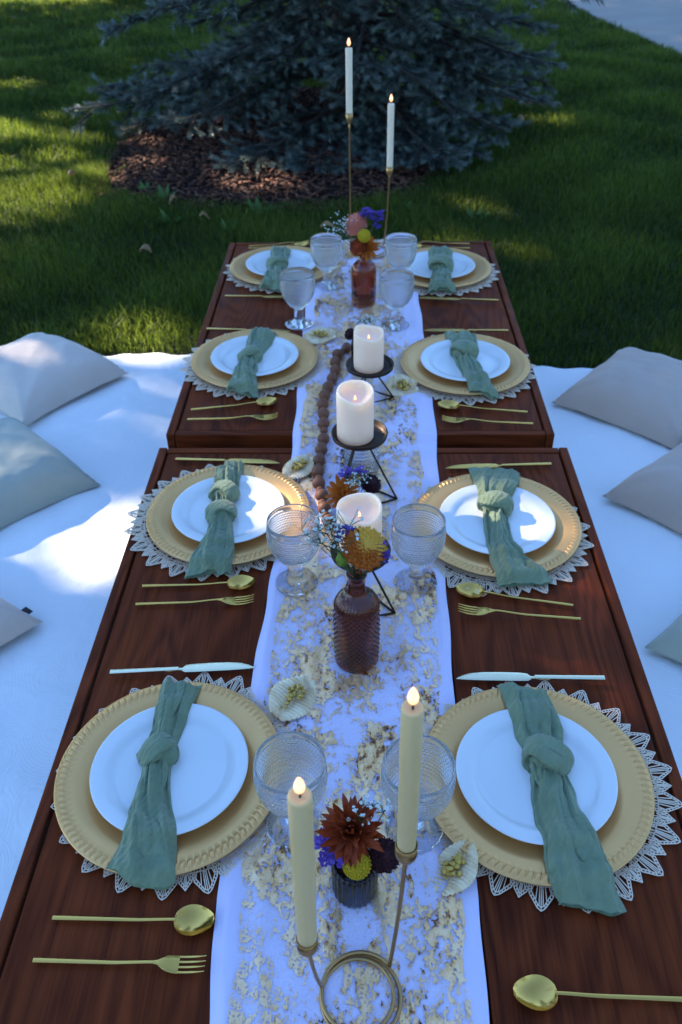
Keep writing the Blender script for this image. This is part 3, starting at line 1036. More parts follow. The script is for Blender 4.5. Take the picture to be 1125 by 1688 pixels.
def runner_fn(u, v):
    y = .02 + (2.862 - .02) * v
    a = np.interp(y, [p_[0] for p_ in RL], [p_[1] for p_ in RL]) + .0015 * math.sin(y * 37)
    b = np.interp(y, [p_[0] for p_ in RR], [p_[1] for p_ in RR]) + .0015 * math.sin(y * 31 + 1)
    x = a + (b - a) * u
    z = cloth_z(x, y)
    e = min(u, 1 - u)
    z = top_z(y) + (z - top_z(y)) * (.45 + .55 * sstep(0, .05, e))
    if y > 2.85: z -= (y - 2.85) * 2
    return (x, y, z)
r_ = MB(); r_.grid(runner_fn, 90, 420)
tag(r_.build('table_runner', M['runner']), 'white cloth runner lying lengthwise down both tables', 'table runner')
def foil_fn(u, v):
    y = .02 + (2.85 - .02) * v
    a = np.interp(y, [0, .42, .55, .9, 1.15, 1.6, 1.97, 2.85], [-.152, -.150, -.153, -.152, -.140, -.137, -.134, -.130]) + .003 * math.sin(y * 29) + .002 * math.sin(y * 71)
    b = np.interp(y, [0, .42, .55, .9, 1.12, 1.6, 2.1, 2.85], [.128, .129, .131, .129, .137, .132, .124, .128]) + .003 * math.sin(y * 33 + 2) + .002 * math.sin(y * 77)
    x = a + (b - a) * u
    return (x, y, cloth_z(x, y) + .0004 + (.0018 + .0008 * nzr2(x * 1.7 + 3, y * 1.3)) * pressed_flat(x, y))
r_ = MB(); r_.grid(foil_fn, 80, 420)
tag(r_.build('foil_netting', M['foil']), 'sheer netting with flaking gold foil over the white runner', 'netting')


# ------------------------------------------------------------------ place settings
def make_doily():
    d = MB()
    n = 20
    th = .0011
    sec = 2 * PI / n
    def P(r, a, z=th / 2): return (r * math.cos(a), r * math.sin(a), z)
    def arc(r, a0, a1, w, k=3):
        for i in range(k):
            d.bar(P(r, a0 + (a1 - a0) * i / k), P(r, a0 + (a1 - a0) * (i + 1) / k), w, th)
    for k in range(n):
        a = k * sec
        # big pointed scallop: double edge with rungs (a row of eyelets), fan spokes
        for big, hw, rt, rb, ca in ((1, .36, .1935, .152, a), (0, .20, .183, .160, a + sec / 2)):
            h = sec * hw
            outl = [P(rb, ca - h), P(rb + (rt - rb) * .5, ca - h * .80), P(rt - .004, ca - h * .24), P(rt, ca), P(rt - .004, ca + h * .24), P(rb + (rt - rb) * .5, ca + h * .80), P(rb, ca + h)]
            cpt = Vector(P(rb, ca))
            inn = [tuple(Vector(q).lerp(cpt, .0044 / max(.012, (Vector(q) - cpt).length))) for q in outl]
            for Q in (outl, inn):
                for q0, q1 in zip(Q, Q[1:]): d.bar(q0, q1, .0013, th)
            for q0, q1, i0, i1 in zip(outl, outl[1:], inn, inn[1:]):
                m_ = max(1, int((Vector(q1) - Vector(q0)).length / .0042))
                for j in range(m_):
                    d.bar(Vector(q0).lerp(Vector(q1), j / m_), Vector(i0).lerp(Vector(i1), j / m_), .0013, th)
            ns = 9 if big else 7
            foc = rb - .012 if big else rb - .004
            rin = .45 if big else .35
            for j in range(ns):
                f = -1 + 2 * j / (ns - 1)
                tgt = Vector(lerp_path(inn, .5 + .44 * f))
                src = Vector(P(foc, ca + h * .35 * f))
                d.bar(src.lerp(tgt, rin if abs(f) < .8 else .1), tgt, .0012, th)
            # inner arcs carrying the spokes
            A = [Vector(P(foc, ca + h * .35 * f)).lerp(Vector(lerp_path(inn, .5 + .44 * f)), rin) for f in (-1, -.5, 0, .5, 1)]
            for q0, q1 in zip(A, A[1:]): d.bar(q0, q1, .0013, th)
            B = [Vector(P(foc, ca + h * .35 * f)).lerp(Vector(lerp_path(inn, .5 + .44 * f)), rin * .55) for f in (-1, -.5, 0, .5, 1)]
            for q0, q1 in zip(B, B[1:]): d.bar(q0, q1, .0012, th)
            for q0, q1 in zip(A, B): d.bar(q0, q1, .0012, th)
        # lattice rings under the charger
        for r in (.160, .153, .146, .139):
            arc(r, a, a + sec, .0013, 3)
        for j in range(8):
            aa = a + sec * j / 8
            d.bar(P(.139, aa), P(.160, aa + sec / 8 * (1 if j % 2 else -1)), .0012, th)
    d.lathe([(.120, 0), (.143, 0), (.143, th), (.120, th)], 60, closed=True)
    d.lathe([(0, 0), (.121, 0), (.121, th), (0, th)], 60)
    return d.mesh('doily', M['lace'], False)


def make_charger():
    c = MB()
    n = 1152
    tabs = 96
    def fn(i, a, r, z):
        if .1485 <= r <= .1605 and z > .006:
            # slanted rope tabs pressed into the rim
            ph = (a / (2 * PI) * tabs + (r - .15) * 34) % 1.0
            band = sstep(.1485, .1505, r) * (1 - sstep(.1585, .1605, r))
            edge = sstep(.0, .14, ph) * (1 - sstep(.72, .86, ph))
            z += .0017 * edge * band - .0009 * band * (1 - edge)
        return r, z
    prof = [(0, .0035), (.10, .0035), (.110, .0040), (.122, .0075), (.130, .0110), (.140, .0128), (.1475, .0138), (.1495, .0140), (.151, .0142), (.153, .0144), (.155, .0145), (.157, .0145), (.159, .0144), (.161, .0142), (.1632, .0142), (.165, .0136), (.1652, .0126), (.164, .0118), (.150, .0112), (.128, .008), (.112, .0012), (.10, .0), (0, .0)]
    c.lathe(prof, n, fn)
    return c.mesh('charger', M['charger'])


def make_plate():
    c = MB()
    prof = [(0, .0072), (.060, .0070), (.078, .0072), (.083, .0080), (.088, .0110), (.093, .0140), (.098, .0152), (.106, .0162), (.1115, .0170), (.1138, .0170), (.1146, .0160), (.1138, .0148), (.105, .0132), (.094, .0105), (.084, .0040), (.078, .0012), (.070, .0), (.066, .0022), (0, .0030)]
    c.lathe(prof, 96)
    return c.mesh('dinner_plate', M['plate'])


PLATE_Z = .0042
def surf_h(r):
    """height of plate / charger / cloth under a napkin at radius r from the setting centre"""
    return float(np.interp(r, [0, .080, .092, .114, .118, .128, .140, .163, .168, .178, .21], [.0125, .0125, .0185, .0225, .0195, .0150, .0165, .0175, .014, .006, .004]))


def goblet_mesh():
    gm = MB()
    dots, rows = 54, 15
    out = [(.0, .0), (.030, .0), (.0385, .0012), (.0395, .0028), (.0380, .0042), (.028, .0075), (.018, .0115), (.0132, .017)]
    out += [(.0128 + .0010 * math.sin(i * PI), .020 + .008 * i) for i in range(4)] + [(.0135, .050), (.0165, .054)]
    bowl = []
    nb = rows * 5
    for i in range(nb + 1):
        f = i / nb
        z = .055 + .080 * f
        r = .0185 + .0280 * math.sin(min(1, f / .72) * PI / 2) ** .8 if f < .72 else .0465 + .0006 * (1 - ((f - .72) / .28))
        bowl.append((r, z))
    out += bowl
    n0 = len(out) - len(bowl)
    out += [(.0464, .1375), (.0466, .1460), (.0462, .1490), (.0452, .1503), (.0442, .1490)]
    inner = [(.0440, .140), (.0440, .125), (.0436, .108), (.0420, .095), (.037, .081), (.029, .071), (.018, .0645), (.008, .0625), (0, .062)]
    def fn(i, a, r, z):
        j = i - n0
        if 2 < j < nb:
            row = (z - .055) / .080 * rows
            k = int(row)
            fr = row - k - .5
            fa = (a / (2 * PI) * dots + (.5 if k % 2 else 0)) % 1 - .5
            q = fr * fr * 4.6 + fa * fa * 4.6
            if q < 1: r += .0015 * math.sqrt(1 - q)
        return r, z
    gm.lathe(out + inner, dots * 5, fn)
    return gm.mesh('goblet', M['glass'])


def sweep_rect(mb, pts, ws, hs, n=10, power=2.4):
    """super-elliptic section swept along x-ish pts (x, y, z)"""
    rows = []
    for i, (x, y, z) in enumerate(pts):
        ring = []
        for k in range(n):
            a = 2 * PI * k / n
            c, s = math.cos(a), math.sin(a)
            ring.append((x, y + ws[i] / 2 * math.copysign(abs(c) ** (2 / power), c), z + hs[i] / 2 * math.copysign(abs(s) ** (2 / power), s)))
        rows.append(ring)
    o = len(mb.v)
    for r in rows: mb.v.extend(r)
    for i in range(len(rows) - 1):
        for k in range(n):
            k2 = (k + 1) % n
            mb.f.append((o + i * n + k, o + i * n + k2, o + (i + 1) * n + k2, o + (i + 1) * n + k)); mb.m.append(0)
    mb.f.append(tuple(o + k for k in range(n))); mb.m.append(0)
    e = o + (len(rows) - 1) * n
    mb.f.append(tuple(e + k for k in range(n))[::-1]); mb.m.append(0)


def crisp(me, ang=28):
    me.set_sharp_from_angle(angle=math.radians(ang))
    return me


# cutlery lies along +x, handle end at x = 0, head towards +x
def make_spoon(mat):
    L = .21
    h = MB()
    xs = np.linspace(0, .160, 14)
    sweep_rect(h, [(x, 0, .0035 + .004 * sstep(.10, .16, x)) for x in xs], [.0066 - .0022 * (x / .16) for x in xs], [.0034 + .0004 * math.sin(x * 20) for x in xs], 10, 3)
    b = MB()
    def top(u, v, off):
        s = v
        x = .158 + .052 * s
        w = .0021 + .0180 * math.sin(PI * min(1, max(0, (s * .97 + .0)) ** .82)) ** .62 if s > .02 else .0021
        if s > .985: w = .004
        k = (u - .5) * 2
        dep = .0085 * math.sin(PI * s) ** .8
        z = .0078 + .0012 * s - dep * (1 - abs(k) ** 2.2) - off
        return (x, k * w, z)
    b.grid(lambda u, v: top(u, v, 0), 14, 22)
    b.grid(lambda u, v: top(1 - u, v, .0013), 14, 22)
    return crisp(h.mesh('handle', mat)), b.mesh('bowl', mat)


def make_fork(mat):
    h = MB()
    xs = np.linspace(0, .150, 14)
    sweep_rect(h, [(x, 0, .0035 + .005 * sstep(.09, .15, x)) for x in xs], [.0064 - .0020 * (x / .15) for x in xs], [.0034] * 14, 10, 3)
    hd = MB()
    prof = [(.148, .0044), (.154, .0060), (.159, .0120), (.165, .0182), (.172, .0205), (.180, .0212)]
    sweep_rect(hd, [(x, 0, .0085 - .0045 * sstep(.155, .18, x)) for x, w in prof], [w for x, w in prof], [.0020] * 6, 10, 3.2)
    tine = MB()
    xs = np.linspace(.1795, .213, 7)
    sweep_rect(tine, [(x, 0, .0040 + .0062 * ((x - .18) / .033) ** 2) for x in xs], [.0030 - .0012 * sstep(.196, .213, x) for x in xs], [.0018] * 7, 8, 2.6)
    return crisp(h.mesh('handle', mat)), crisp(hd.mesh('head', mat)), crisp(tine.mesh('tine', mat))


def make_knife(mat):
    h = MB()
    xs = np.linspace(0, .112, 10)
    sweep_rect(h, [(x, 0, .0048) for x in xs], [.0095 - .002 * (x / .112) for x in xs], [.0056 - .0012 * x / .112 for x in xs], 10, 5)
    b = MB()
    q = [(.111, .0052, 0), (.118, .0060, 0), (.1225, .0150, .0010), (.135, .0172, .0016), (.165, .0178, .0018), (.195, .0170, .0014), (.215, .0140, .0004), (.228, .0090, -.0016), (.235, .0040, -.0034), (.238, .0010, -.0046)]
    sweep_rect(b, [(x, y, .0040) for x, w, y in q], [w for x, w, y in q], [.0030, .0028, .0018, .0016, .0015, .0014, .0013, .0012, .0011, .0008], 10, 2.2)
    return crisp(h.mesh('handle', mat)), crisp(b.mesh('blade', mat))


MESH = dict(doily=make_doily(), charger=make_charger(), plate=make_plate(), goblet=goblet_mesh(), spoon=make_spoon(M['gold']), fork=make_fork(M['gold']), knife=make_knife(M['gold_reflecting']), gold_knife=make_knife(M['gold']))


def assemble(kind, label, A, B, z, flip=1):
    """cutlery from handle end A towards head end B"""
    d = Vector(B) - Vector(A)
    t = thing(kind, label, kind, (A[0], A[1], z), math.atan2(d.y, d.x), {'spoon': 'gold spoons of the place settings', 'fork': 'gold forks of the place settings', 'knife': 'gold knives of the place settings'}[kind])
    ms = MESH['gold_knife' if kind == 'knife' and A[1] > 1.2 else kind]
    L0 = {'spoon': .210, 'fork': .213, 'knife': .238}[kind]
    s = d.length / L0
    t.scale = (s, s * flip, s)
    link('handle', ms[0], t)
    if kind == 'spoon': link('bowl', ms[1], t)
    if kind == 'knife': link('blade', ms[1], t)
    if kind == 'fork':
        hd = link('head', ms[1], t)
        for k in range(4):
            link('tine', ms[2], t, (0, -.0090 + .0060 * k, 0))
    return t


# ---- napkins
def napkin(label, cxy, zt, spine, widths, knots, seed, twist=1.0, thick=.023):
    """spine: world xy points from the far end to the near end; widths along it; knots: list of t"""
    t = thing('napkin', label, 'napkin', (cxy[0], cxy[1], zt), 0, 'sage green gauze napkins knotted on the plates')
    sp = [(x - cxy[0], y - cxy[1]) for x, y in spine]
    wd = [(w,) for w in widths]
    nz1, nz2, nz3 = smoothnoise(seed, 5, 34), smoothnoise(seed + 1, 6, 120), smoothnoise(seed + 2, 4, 3.0)
    r = random.Random(seed)
    ph = [r.uniform(0, 6.28) for _ in range(8)]
    nf = r.uniform(2.6, 3.6)
    def tail(t0, t1, name):
        m = MB()
        def fn(u, v):
            s = t0 + (t1 - t0) * v
            x, y = lerp_path(sp, s)
            x2, y2 = lerp_path(sp, min(1, s + .02)); x1, y1 = lerp_path(sp, max(0, s - .02))
            tx, ty = x2 - x1, y2 - y1
            ll = math.hypot(tx, ty) or 1
            nx, ny = -ty / ll, tx / ll
            w = lerp_path(wd, s)[0] / 2
            a = 2 * PI * u
            k = math.cos(a)
            topside = math.sin(a)
            ku = math.copysign(abs(k) ** .8, k)
            edge = 1 + .10 * nz3(s * 9 + (3 if k > 0 else 0), seed) * sstep(0, .4, abs(k))
            # ends are cut at a slant with a wavy hem
            end = sstep(.93, 1.0, s) + sstep(.07, 0, s)
            sl = .012 * math.sin(k * 2.0 + ph[0]) * end + .0015 * math.sin(k * 7 + ph[1]) * end
            X = x + nx * w * ku * edge + tx / ll * sl
            Y = y + ny * w * ku * edge + ty / ll * sl
            base = surf_h(math.hypot(X, Y))
            full = min(1, .028 / max(.01, w * 1.3)) ** .6
            pl = math.sin(k * nf * 2.1 + s * 7 * twist + ph[2] + 1.2 * nz3(s * 5, k)) * .5 + .5
            pl2 = math.sin(k * nf * 4.6 + s * 13 * twist + ph[3] + 1.5 * nz3(s * 6 + 4, k)) * .5 + .5
            hgt = thick * full * (.22 + .62 * pl ** .8 + .42 * pl2 ** 1.3) * math.sqrt(max(0, 1 - abs(k) ** 3.2)) + .0016
            hgt += .0018 * nz2(X, Y) + .0030 * nz1(X, Y)
            hgt *= (1 - .45 * end)
            if topside >= 0: z = base + max(.0014, hgt * (topside ** .5 if topside > 0 else 0)) + .001
            else: z = base + .0008
            return (X, Y, z)
        m.grid(fn, 56, 64, True)
        # folds of the same cloth lying over it: narrower strips that wander across, with rolled edges
        for q in range(3):
            lat0, wq = r.uniform(-.45, .45), r.uniform(.30, .48)
            fr, fp = r.uniform(2.0, 4.0), r.uniform(0, 6.28)
            a0, a1 = (0.0, r.uniform(.75, .96)) if t0 > 0 else (r.uniform(.04, .2), 1.0)
            def ff(u, v):
                s = t0 + (t1 - t0) * (a0 + (a1 - a0) * v)
                x, y = lerp_path(sp, s)
                x2, y2 = lerp_path(sp, min(1, s + .02)); x1, y1 = lerp_path(sp, max(0, s - .02))
                tx, ty = x2 - x1, y2 - y1
                ll = math.hypot(tx, ty) or 1
                w = lerp_path(wd, s)[0] / 2
                A = 2 * PI * u
                endt = sstep(0, .06, v) * sstep(1, .90, v)
                lat = lat0 + .30 * math.sin(fr * s * 4 + fp) + .10 * nz3(s * 11, q)
                lat = max(-1 + wq * .8, min(1 - wq * .8, lat))
                k = lat + wq * math.cos(A) * (.35 + .65 * endt)
                X, Y = x - ty / ll * w * k, y + tx / ll * w * k
                base = surf_h(math.hypot(X, Y))
                full = min(1, .028 / max(.01, w * 1.3)) ** .6
                hb = thick * full * .50 * math.sqrt(max(0, 1 - min(1, abs(lat)) ** 3))
                up = thick * full * (.34 + .14 * math.sin(k * 9 + s * 11 * twist + fp)) * max(0, math.sin(A)) ** .6 * endt
                return (X, Y, base + .0015 + (hb + up + .0012 * nz2(X, Y)) * (.35 + .65 * endt))
            m.grid(ff, 22, 48, True)
        m.build(name, M['gauze'], t)
    ks = [0.0] + list(knots) + [1.0]
    for a_, b_ in zip(ks, ks[1:]):
        tail(a_, b_, 'tail')
    for i, kt in enumerate(knots):
        x, y = lerp_path(sp, kt)
        x2, y2 = lerp_path(sp, kt + .03)
        an = math.atan2(y2 - y, x2 - x)
        w = lerp_path(wd, kt)[0]
        zb = surf_h(math.hypot(x, y))
        m = MB()
        # wrap: a thick pleated band that goes over the cloth, and a loop tucked beside it
        def band(R, tube, tilt, oz, ox, pleats, squash):
            ca, sa = math.cos(an + tilt), math.sin(an + tilt)
            def fn(u, v):
                A, B = 2 * PI * u, 2 * PI * v
                pp = 1 + .13 * math.sin(pleats * B + 2.2 * math.sin(A) + ph[4]) + .06 * math.sin(2.1 * pleats * B + A * 3 + ph[5])
                tb = tube * pp * (1 + .12 * math.sin(2 * A + ph[6]))
                rr = R + tb * .62 * math.cos(B)
                lx = tb * 1.25 * math.sin(B) + .004 * math.sin(A * 2 + ph[7])
                ly = rr * math.cos(A)
                lz = rr * math.sin(A) * squash
                lx += ox
                return (x + lx * ca - ly * sa, y + lx * sa + ly * ca, max(zb + .001, zb + oz + lz) + .0008 * nz2(lx * 3, ly * 3))
            m.grid(fn, 40, 26, True)
        kR = w * .50
        band(kR * 1.08, w * .34, r.uniform(.35, .75) * (1 if r.random() > .4 else -1), .013, 0, 3, .74)
        band(kR * .95, w * .27, r.uniform(-1.2, -.8), .010, -w * .14, 3, .70)
        # core fill
        o0 = len(m.v)
        m.blob((x, y, zb + .012), 1, 22, 14, (w * .52, w * .50, .019), seed + i, .10)
        m.build('knot', M['gauze'], t)
    return t


SEATS = [  # name, side, charger centre, plate centre offset, z of table
    ('front left', (-.2776, .7315), 0.0), ('front right', (.2531, .7258), 0.0),
    ('second left', (-.2681, 1.3444), 0.0), ('second right', (.2719, 1.3134), 0.0),
    ('third left', (-.2763, 1.9787), T2), ('third right', (.2696, 1.9510), T2),
    ('far left', (-.2525, 2.6074), T2), ('far right', (.2477, 2.5856), T2)]
DOILY_OFF = [(.0207, .0055), (.0135, -.0006), (-.018, -.0005), (-.006, -.0135), (-.004, -.0005), (-.008, -.001), (.005, .000), (.000, -.006)]
for i, (nm, c, z) in enumerate(SEATS):
    st = nm + ' place setting'
    t = link('doily', MESH['doily'], None, (c[0] + DOILY_OFF[i][0], c[1] + DOILY_OFF[i][1], z + .0020), .13 * i)
    tag(t, 'cream lace-cut scalloped doily under the gold charger of the ' + st, 'doily', 'lace doilies under the chargers')
    t = link('charger_plate', MESH['charger'], None, (c[0], c[1], z + .0034), .3 * i)
    tag(t, 'round matt gold charger with roped rim at the ' + st, 'charger', 'gold charger plates')
    t = link('dinner_plate', MESH['plate'], None, (c[0], c[1] + .002, z + .0034 + PLATE_Z), .5 * i)
    tag(t, 'white round dinner plate under the knotted napkin of the ' + st, 'plate', 'white dinner plates')

NAP = [
    ('sage gauze napkin with a round knot and flared hem, front left plate', [(-.285, .893), (-.292, .83), (-.298, .752), (-.293, .672), (-.286, .62), (-.287, .566)], [.066, .054, .042, .054, .076, .092], [.40]),
    ('sage gauze napkin with slanting pleats and wide straight tail, front right plate', [(.258, .885), (.268, .81), (.272, .742), (.274, .68), (.284, .60), (.296, .535)], [.076, .070, .050, .066, .080, .084], [.38]),
    ('sage gauze napkin with two knots in a row, second left plate', [(-.283, 1.503), (-.281, 1.44), (-.281, 1.39), (-.279, 1.325), (-.276, 1.235), (-.285, 1.158)], [.060, .052, .042, .042, .068, .086], [.39, .60]),
    ('loosely tied sage gauze napkin with tail flung right, second right plate', [(.290, 1.492), (.284, 1.43), (.274, 1.365), (.270, 1.29), (.272, 1.21), (.302, 1.135)], [.110, .090, .054, .052, .060, .110], [.44]),
    ('sage gauze napkin slanting to the right with a small knot, third left plate', [(-.258, 2.125), (-.275, 2.045), (-.287, 1.962), (-.291, 1.88), (-.290, 1.80)], [.080, .066, .044, .060, .078], [.48]),
    ('sage gauze napkin with bulky knot and tail bent right, third right plate', [(.270, 2.105), (.276, 2.04), (.268, 1.975), (.284, 1.88), (.302, 1.785)], [.084, .068, .052, .056, .068], [.46]),
    ('sage gauze napkin with short flared tail, far left plate', [(-.262, 2.72), (-.264, 2.64), (-.264, 2.57), (-.266, 2.49), (-.272, 2.425)], [.070, .056, .048, .064, .080], [.46]),
    ('crumpled sage gauze napkin, far right plate', [(.262, 2.715), (.258, 2.63), (.252, 2.55), (.247, 2.47), (.246, 2.40)], [.078, .074, .054, .068, .092], [.45])]
for i, (lb, sp, wd, kn) in enumerate(NAP):
    napkin(lb, SEATS[i][1], SEATS[i][2] + .0012, sp, wd, kn, 100 + i * 13, 1.0 if i % 2 else -1.1)

GOB = [((-.0901, .6494), 0), ((.0752, .6465), 0), ((-.117, 1.1422), 0), ((.1021, 1.1432), 0), ((-.1725, 2.1957), T2), ((.0981, 2.1855), T2), ((-.1017, 2.4597), T2), ((.1200, 2.457), T2)]
GLB = ['beside the front left setting, behind the short taper', 'beside the front right setting, behind the tall near taper', 'between the second left plate and the amber bottle', 'between the amber bottle and the second right plate',
       'on the runner edge above the third left charger', 'on the runner above the third right charger', 'left of the far bouquet by the far left plate', 'right of the far bouquet by the far right plate']
for i, ((x, y), z) in enumerate(GOB):
    o = link('goblet', MESH['goblet'], None, (x, y, z + .0062), .7 * i)
    tag(o, 'clear hobnail glass goblet ' + GLB[i], 'goblet', 'clear hobnail goblets')

CUT = [
    ('knife', (-.4121, .9216), (-.1744, .9391), 0, 1, 'gold knife, paled by painted reflection, above the front left charger'),
    ('spoon', (-.392, .5182), (-.1841, .5153), 0, 1, 'round-bowled gold spoon below the front left charger'),
    ('fork', (-.4008, .4658), (-.1872, .4621), 0, 1, 'four-tined gold fork below the front left spoon'),
    ('knife', (.3964, .9146), (.1568, .9179), 0, -1, 'gold knife, paled by painted reflection, above the front right charger'),
    ('spoon', (.391, .4308), (.1814, .4358), 0, 1, 'gold spoon at the bottom right corner, handle cut by the frame'),
    ('knife', (-.4128, 1.5461), (-.178, 1.537), 0, 1, 'gold knife above the second left charger at the table joint'),
    ('spoon', (-.4034, 1.135), (-.1946, 1.1425), 0, 1, 'gold spoon below the second left charger'),
    ('fork', (-.4057, 1.0871), (-.1923, 1.0975), 0, 1, 'gold fork below the second left spoon'),
    ('knife', (.4193, 1.5269), (.186, 1.5176), 0, -1, 'gold knife above the second right charger at the table joint'),
    ('spoon', (.3805, 1.088), (.1754, 1.1279), 0, 1, 'gold spoon below the second right charger'),
    ('fork', (.3858, 1.0503), (.1736, 1.0716), 0, 1, 'gold fork below the second right spoon'),
    ('knife', (-.4321, 2.1704), (-.195, 2.158), T2, 1, 'gold knife above the third left charger'),
    ('spoon', (-.4078, 1.7389), (-.2014, 1.775), T2, 1, 'gold spoon below the third left charger'),
    ('fork', (-.4094, 1.6949), (-.1957, 1.7024), T2, 1, 'gold fork below the third left spoon at the step'),
    ('knife', (.4082, 2.1444), (.172, 2.154), T2, -1, 'gold knife above the third right charger'),
    ('spoon', (.3966, 1.7252), (.1864, 1.7565), T2, 1, 'gold spoon below the third right charger'),
    ('fork', (.4013, 1.6741), (.191, 1.6906), T2, 1, 'gold fork below the third right spoon at the step'),
    ('knife', (-.406, 2.3826), (-.169, 2.380), T2, 1, 'gold knife below the far left charger'),
    ('spoon', (-.3777, 2.7746), (-.1746, 2.800), T2, 1, 'gold spoon beyond the far left charger'),
    ('fork', (-.3798, 2.8080), (-.1757, 2.832), T2, 1, 'gold fork at the far left table end'),
    ('knife', (.4069, 2.3433), (.172, 2.370), T2, -1, 'gold knife below the far right charger'),
    ('spoon', (.3651, 2.765), (.158, 2.775), T2, 1, 'gold spoon beyond the far right charger'),
    ('fork', (.369, 2.805), (.158, 2.818), T2, 1, 'gold fork at the far right table end')]
for kind, A, B, z, fl, lb in CUT:
    zz = z + .0004
    # heads that reach over the runner rest on it
    assemble(kind, lb, A, B, zz + (.004 if min(abs(B[0]), abs(A[0])) < .175 else 0), fl)


# ------------------------------------------------------------------ candles
def flame_mesh():
    m = MB()
    prof = [(0, 0), (.0026, .0012), (.0046, .0045), (.0052, .0080), (.0045, .0125), (.0028, .0175), (.0012, .0205), (0, .0222)]
    m.lathe(prof, 14)
    return m.mesh('flame', M['flame'])
FLAME = flame_mesh()
def wick_mesh():
    m = MB(); m.tube([(0, 0, -.003), (.0004, 0, .004), (0, .0003, .0085)], .0011, 6); return m.mesh('wick', M['wick'])
WICK = wick_mesh()


def taper(label, base, L, r, tilt=(0, 0), group='lit LED taper candles', wax='wax'):
    t = thing('taper_candle', label, 'candle', base, 0, group)
    t.rotation_euler = (tilt[0], tilt[1], 0)
    m = MB()
    prof = [(0, 0), (r * .94, 0), (r * .95, L * .1), (r * .98, L * .4), (r, L * .8), (r, L - .003), (r * .95, L - .0008), (r * .78, L), (r * .5, L - .0012), (0, L - .003)]
    m.lathe(prof, 28)
    m.build('wax_body', M[wax], t)
    link('wick', WICK, t, (0, 0, L - .002))
    link('flame', FLAME, t, (0, 0, L + .0042))
    return t


def holder(label, base, ring_r, cupA, cupB, rz=0, cup_r=.0115, wr=.0025):
    """coiled wire base with two stems that end in cups"""
    t = thing('candle_holder', label, 'candle holder', base, 0, 'brass wire taper holders')
    m = MB()
    pts = []
    turns = 2.35
    n = 110
    a0 = rz
    for i in range(n + 1):
        f = i / n
        a = a0 - 2 * PI * turns * f
        rr = ring_r - .0030 + .0042 * math.sin(f * PI * 2 * 1.2)
        pts.append((rr * math.cos(a), rr * math.sin(a), wr + (.0095) * f))
    m.tube(pts, wr, 8)
    m.build('coil', M['brass'], t)
    for P0, cup in ((pts[0], cupA), (pts[-1], cupB)):
        s = MB()
        P0 = Vector(P0); c = Vector(cup)
        d = (c - P0)
        mid = P0.lerp(c, .28) + Vector((d.x * .12, d.y * .1, 0)); mid2 = P0.lerp(c, .62) + Vector((d.x * .12, d.y * .06, 0))
        P = [tuple(P0), tuple(mid), tuple(mid2), tuple(c)]
        s.tube([lerp_path(P, k / 16) for k in range(17)], wr, 8)
        s.build('stem', M['brass'], t)
        q = MB()
        q.lathe([(0, -.004), (.004, -.004), (cup_r * .78, .001), (cup_r, .008), (cup_r * 1.02, .026), (cup_r * .96, .0262), (cup_r * .93, .006), (0, .004)], 24, None, tuple(c))
        q.build('cup', M['brass'], t)
    return t


# near pair: the shorter to the left, the taller to the right
NB = Vector((-.0005, .4275, .0045))
cA = Vector((-.0555, .418, .148)); cB = Vector((.0478, .468, .245))
holder('coiled brass wire holder at the bottom edge, holding the near tapers', NB, .0475, cA - NB, cB - NB, PI * .93)
taper('short ivory lit taper candle at the near end, left', cA + Vector((0, 0, .006)), .272, .0112, (-.015, .012))
taper('tall ivory lit taper candle at the near end, right', cB + Vector((0, 0, .006)), .238, .0103, (.0, -.01))
# far pair
FB = Vector((.026, 2.735, T2 + .0055))
cA = Vector((-.0335, 2.68, .437)); cB = Vector((.0895, 2.69, .281))
holder('tall brass wire holder at the far table end, holding the far tapers', FB, .064, cA - FB, cB - FB, PI * .9, .0105, .0027)
taper('tall white lit taper candle at the far end, left', cA + Vector((0, 0, .008)), .188, .0100, wax='white_wax')
taper('short white lit taper candle at the far end, right', cB + Vector((0, 0, .008)), .196, .0100, wax='white_wax')


def pillar(label, c, r, H, seed, dip_ang, dip):
    t = thing('pillar_candle', label, 'candle', c, 0, 'white LED pillar candles')
    m = MB()
    wall = r * .13
    nz = smoothnoise(seed, 3, 1.0)
    def rim(a):
        return -dip * (max(0, math.cos(a - dip_ang)) ** 3) - .0025 * math.sin(2 * a + seed) + .0012 * math.sin(3 * a)
    hole = H * .76
    prof = [(0, 0), (r * .97, 0), (r, .002), (r, H * .3), (r, H * .6), (r, H - .014), (r * .995, H - .004), (r * .965, H - .0005), (r * .93, H), (r - wall, H - .002), (r - wall * 1.2, H - .010), (r - wall * 1.4, H * .84), (r * .68, hole + .004), (r * .4, hole), (0, hole)]
    def fn(i, a, rr, z):
        k = sstep(H * .55, H - .014, z)
        if i >= 12: k = 0
        return rr, z + rim(a) * k
    m.lathe(prof, 56, fn)
    m.build('wax_body', M['pillar_wax'], t)
    f = link('flame', FLAME, t, (0, 0, hole + .001))
    f.scale = (.5, .5, .55)
    link('wick', WICK, t, (0, 0, hole - .004))
    return t


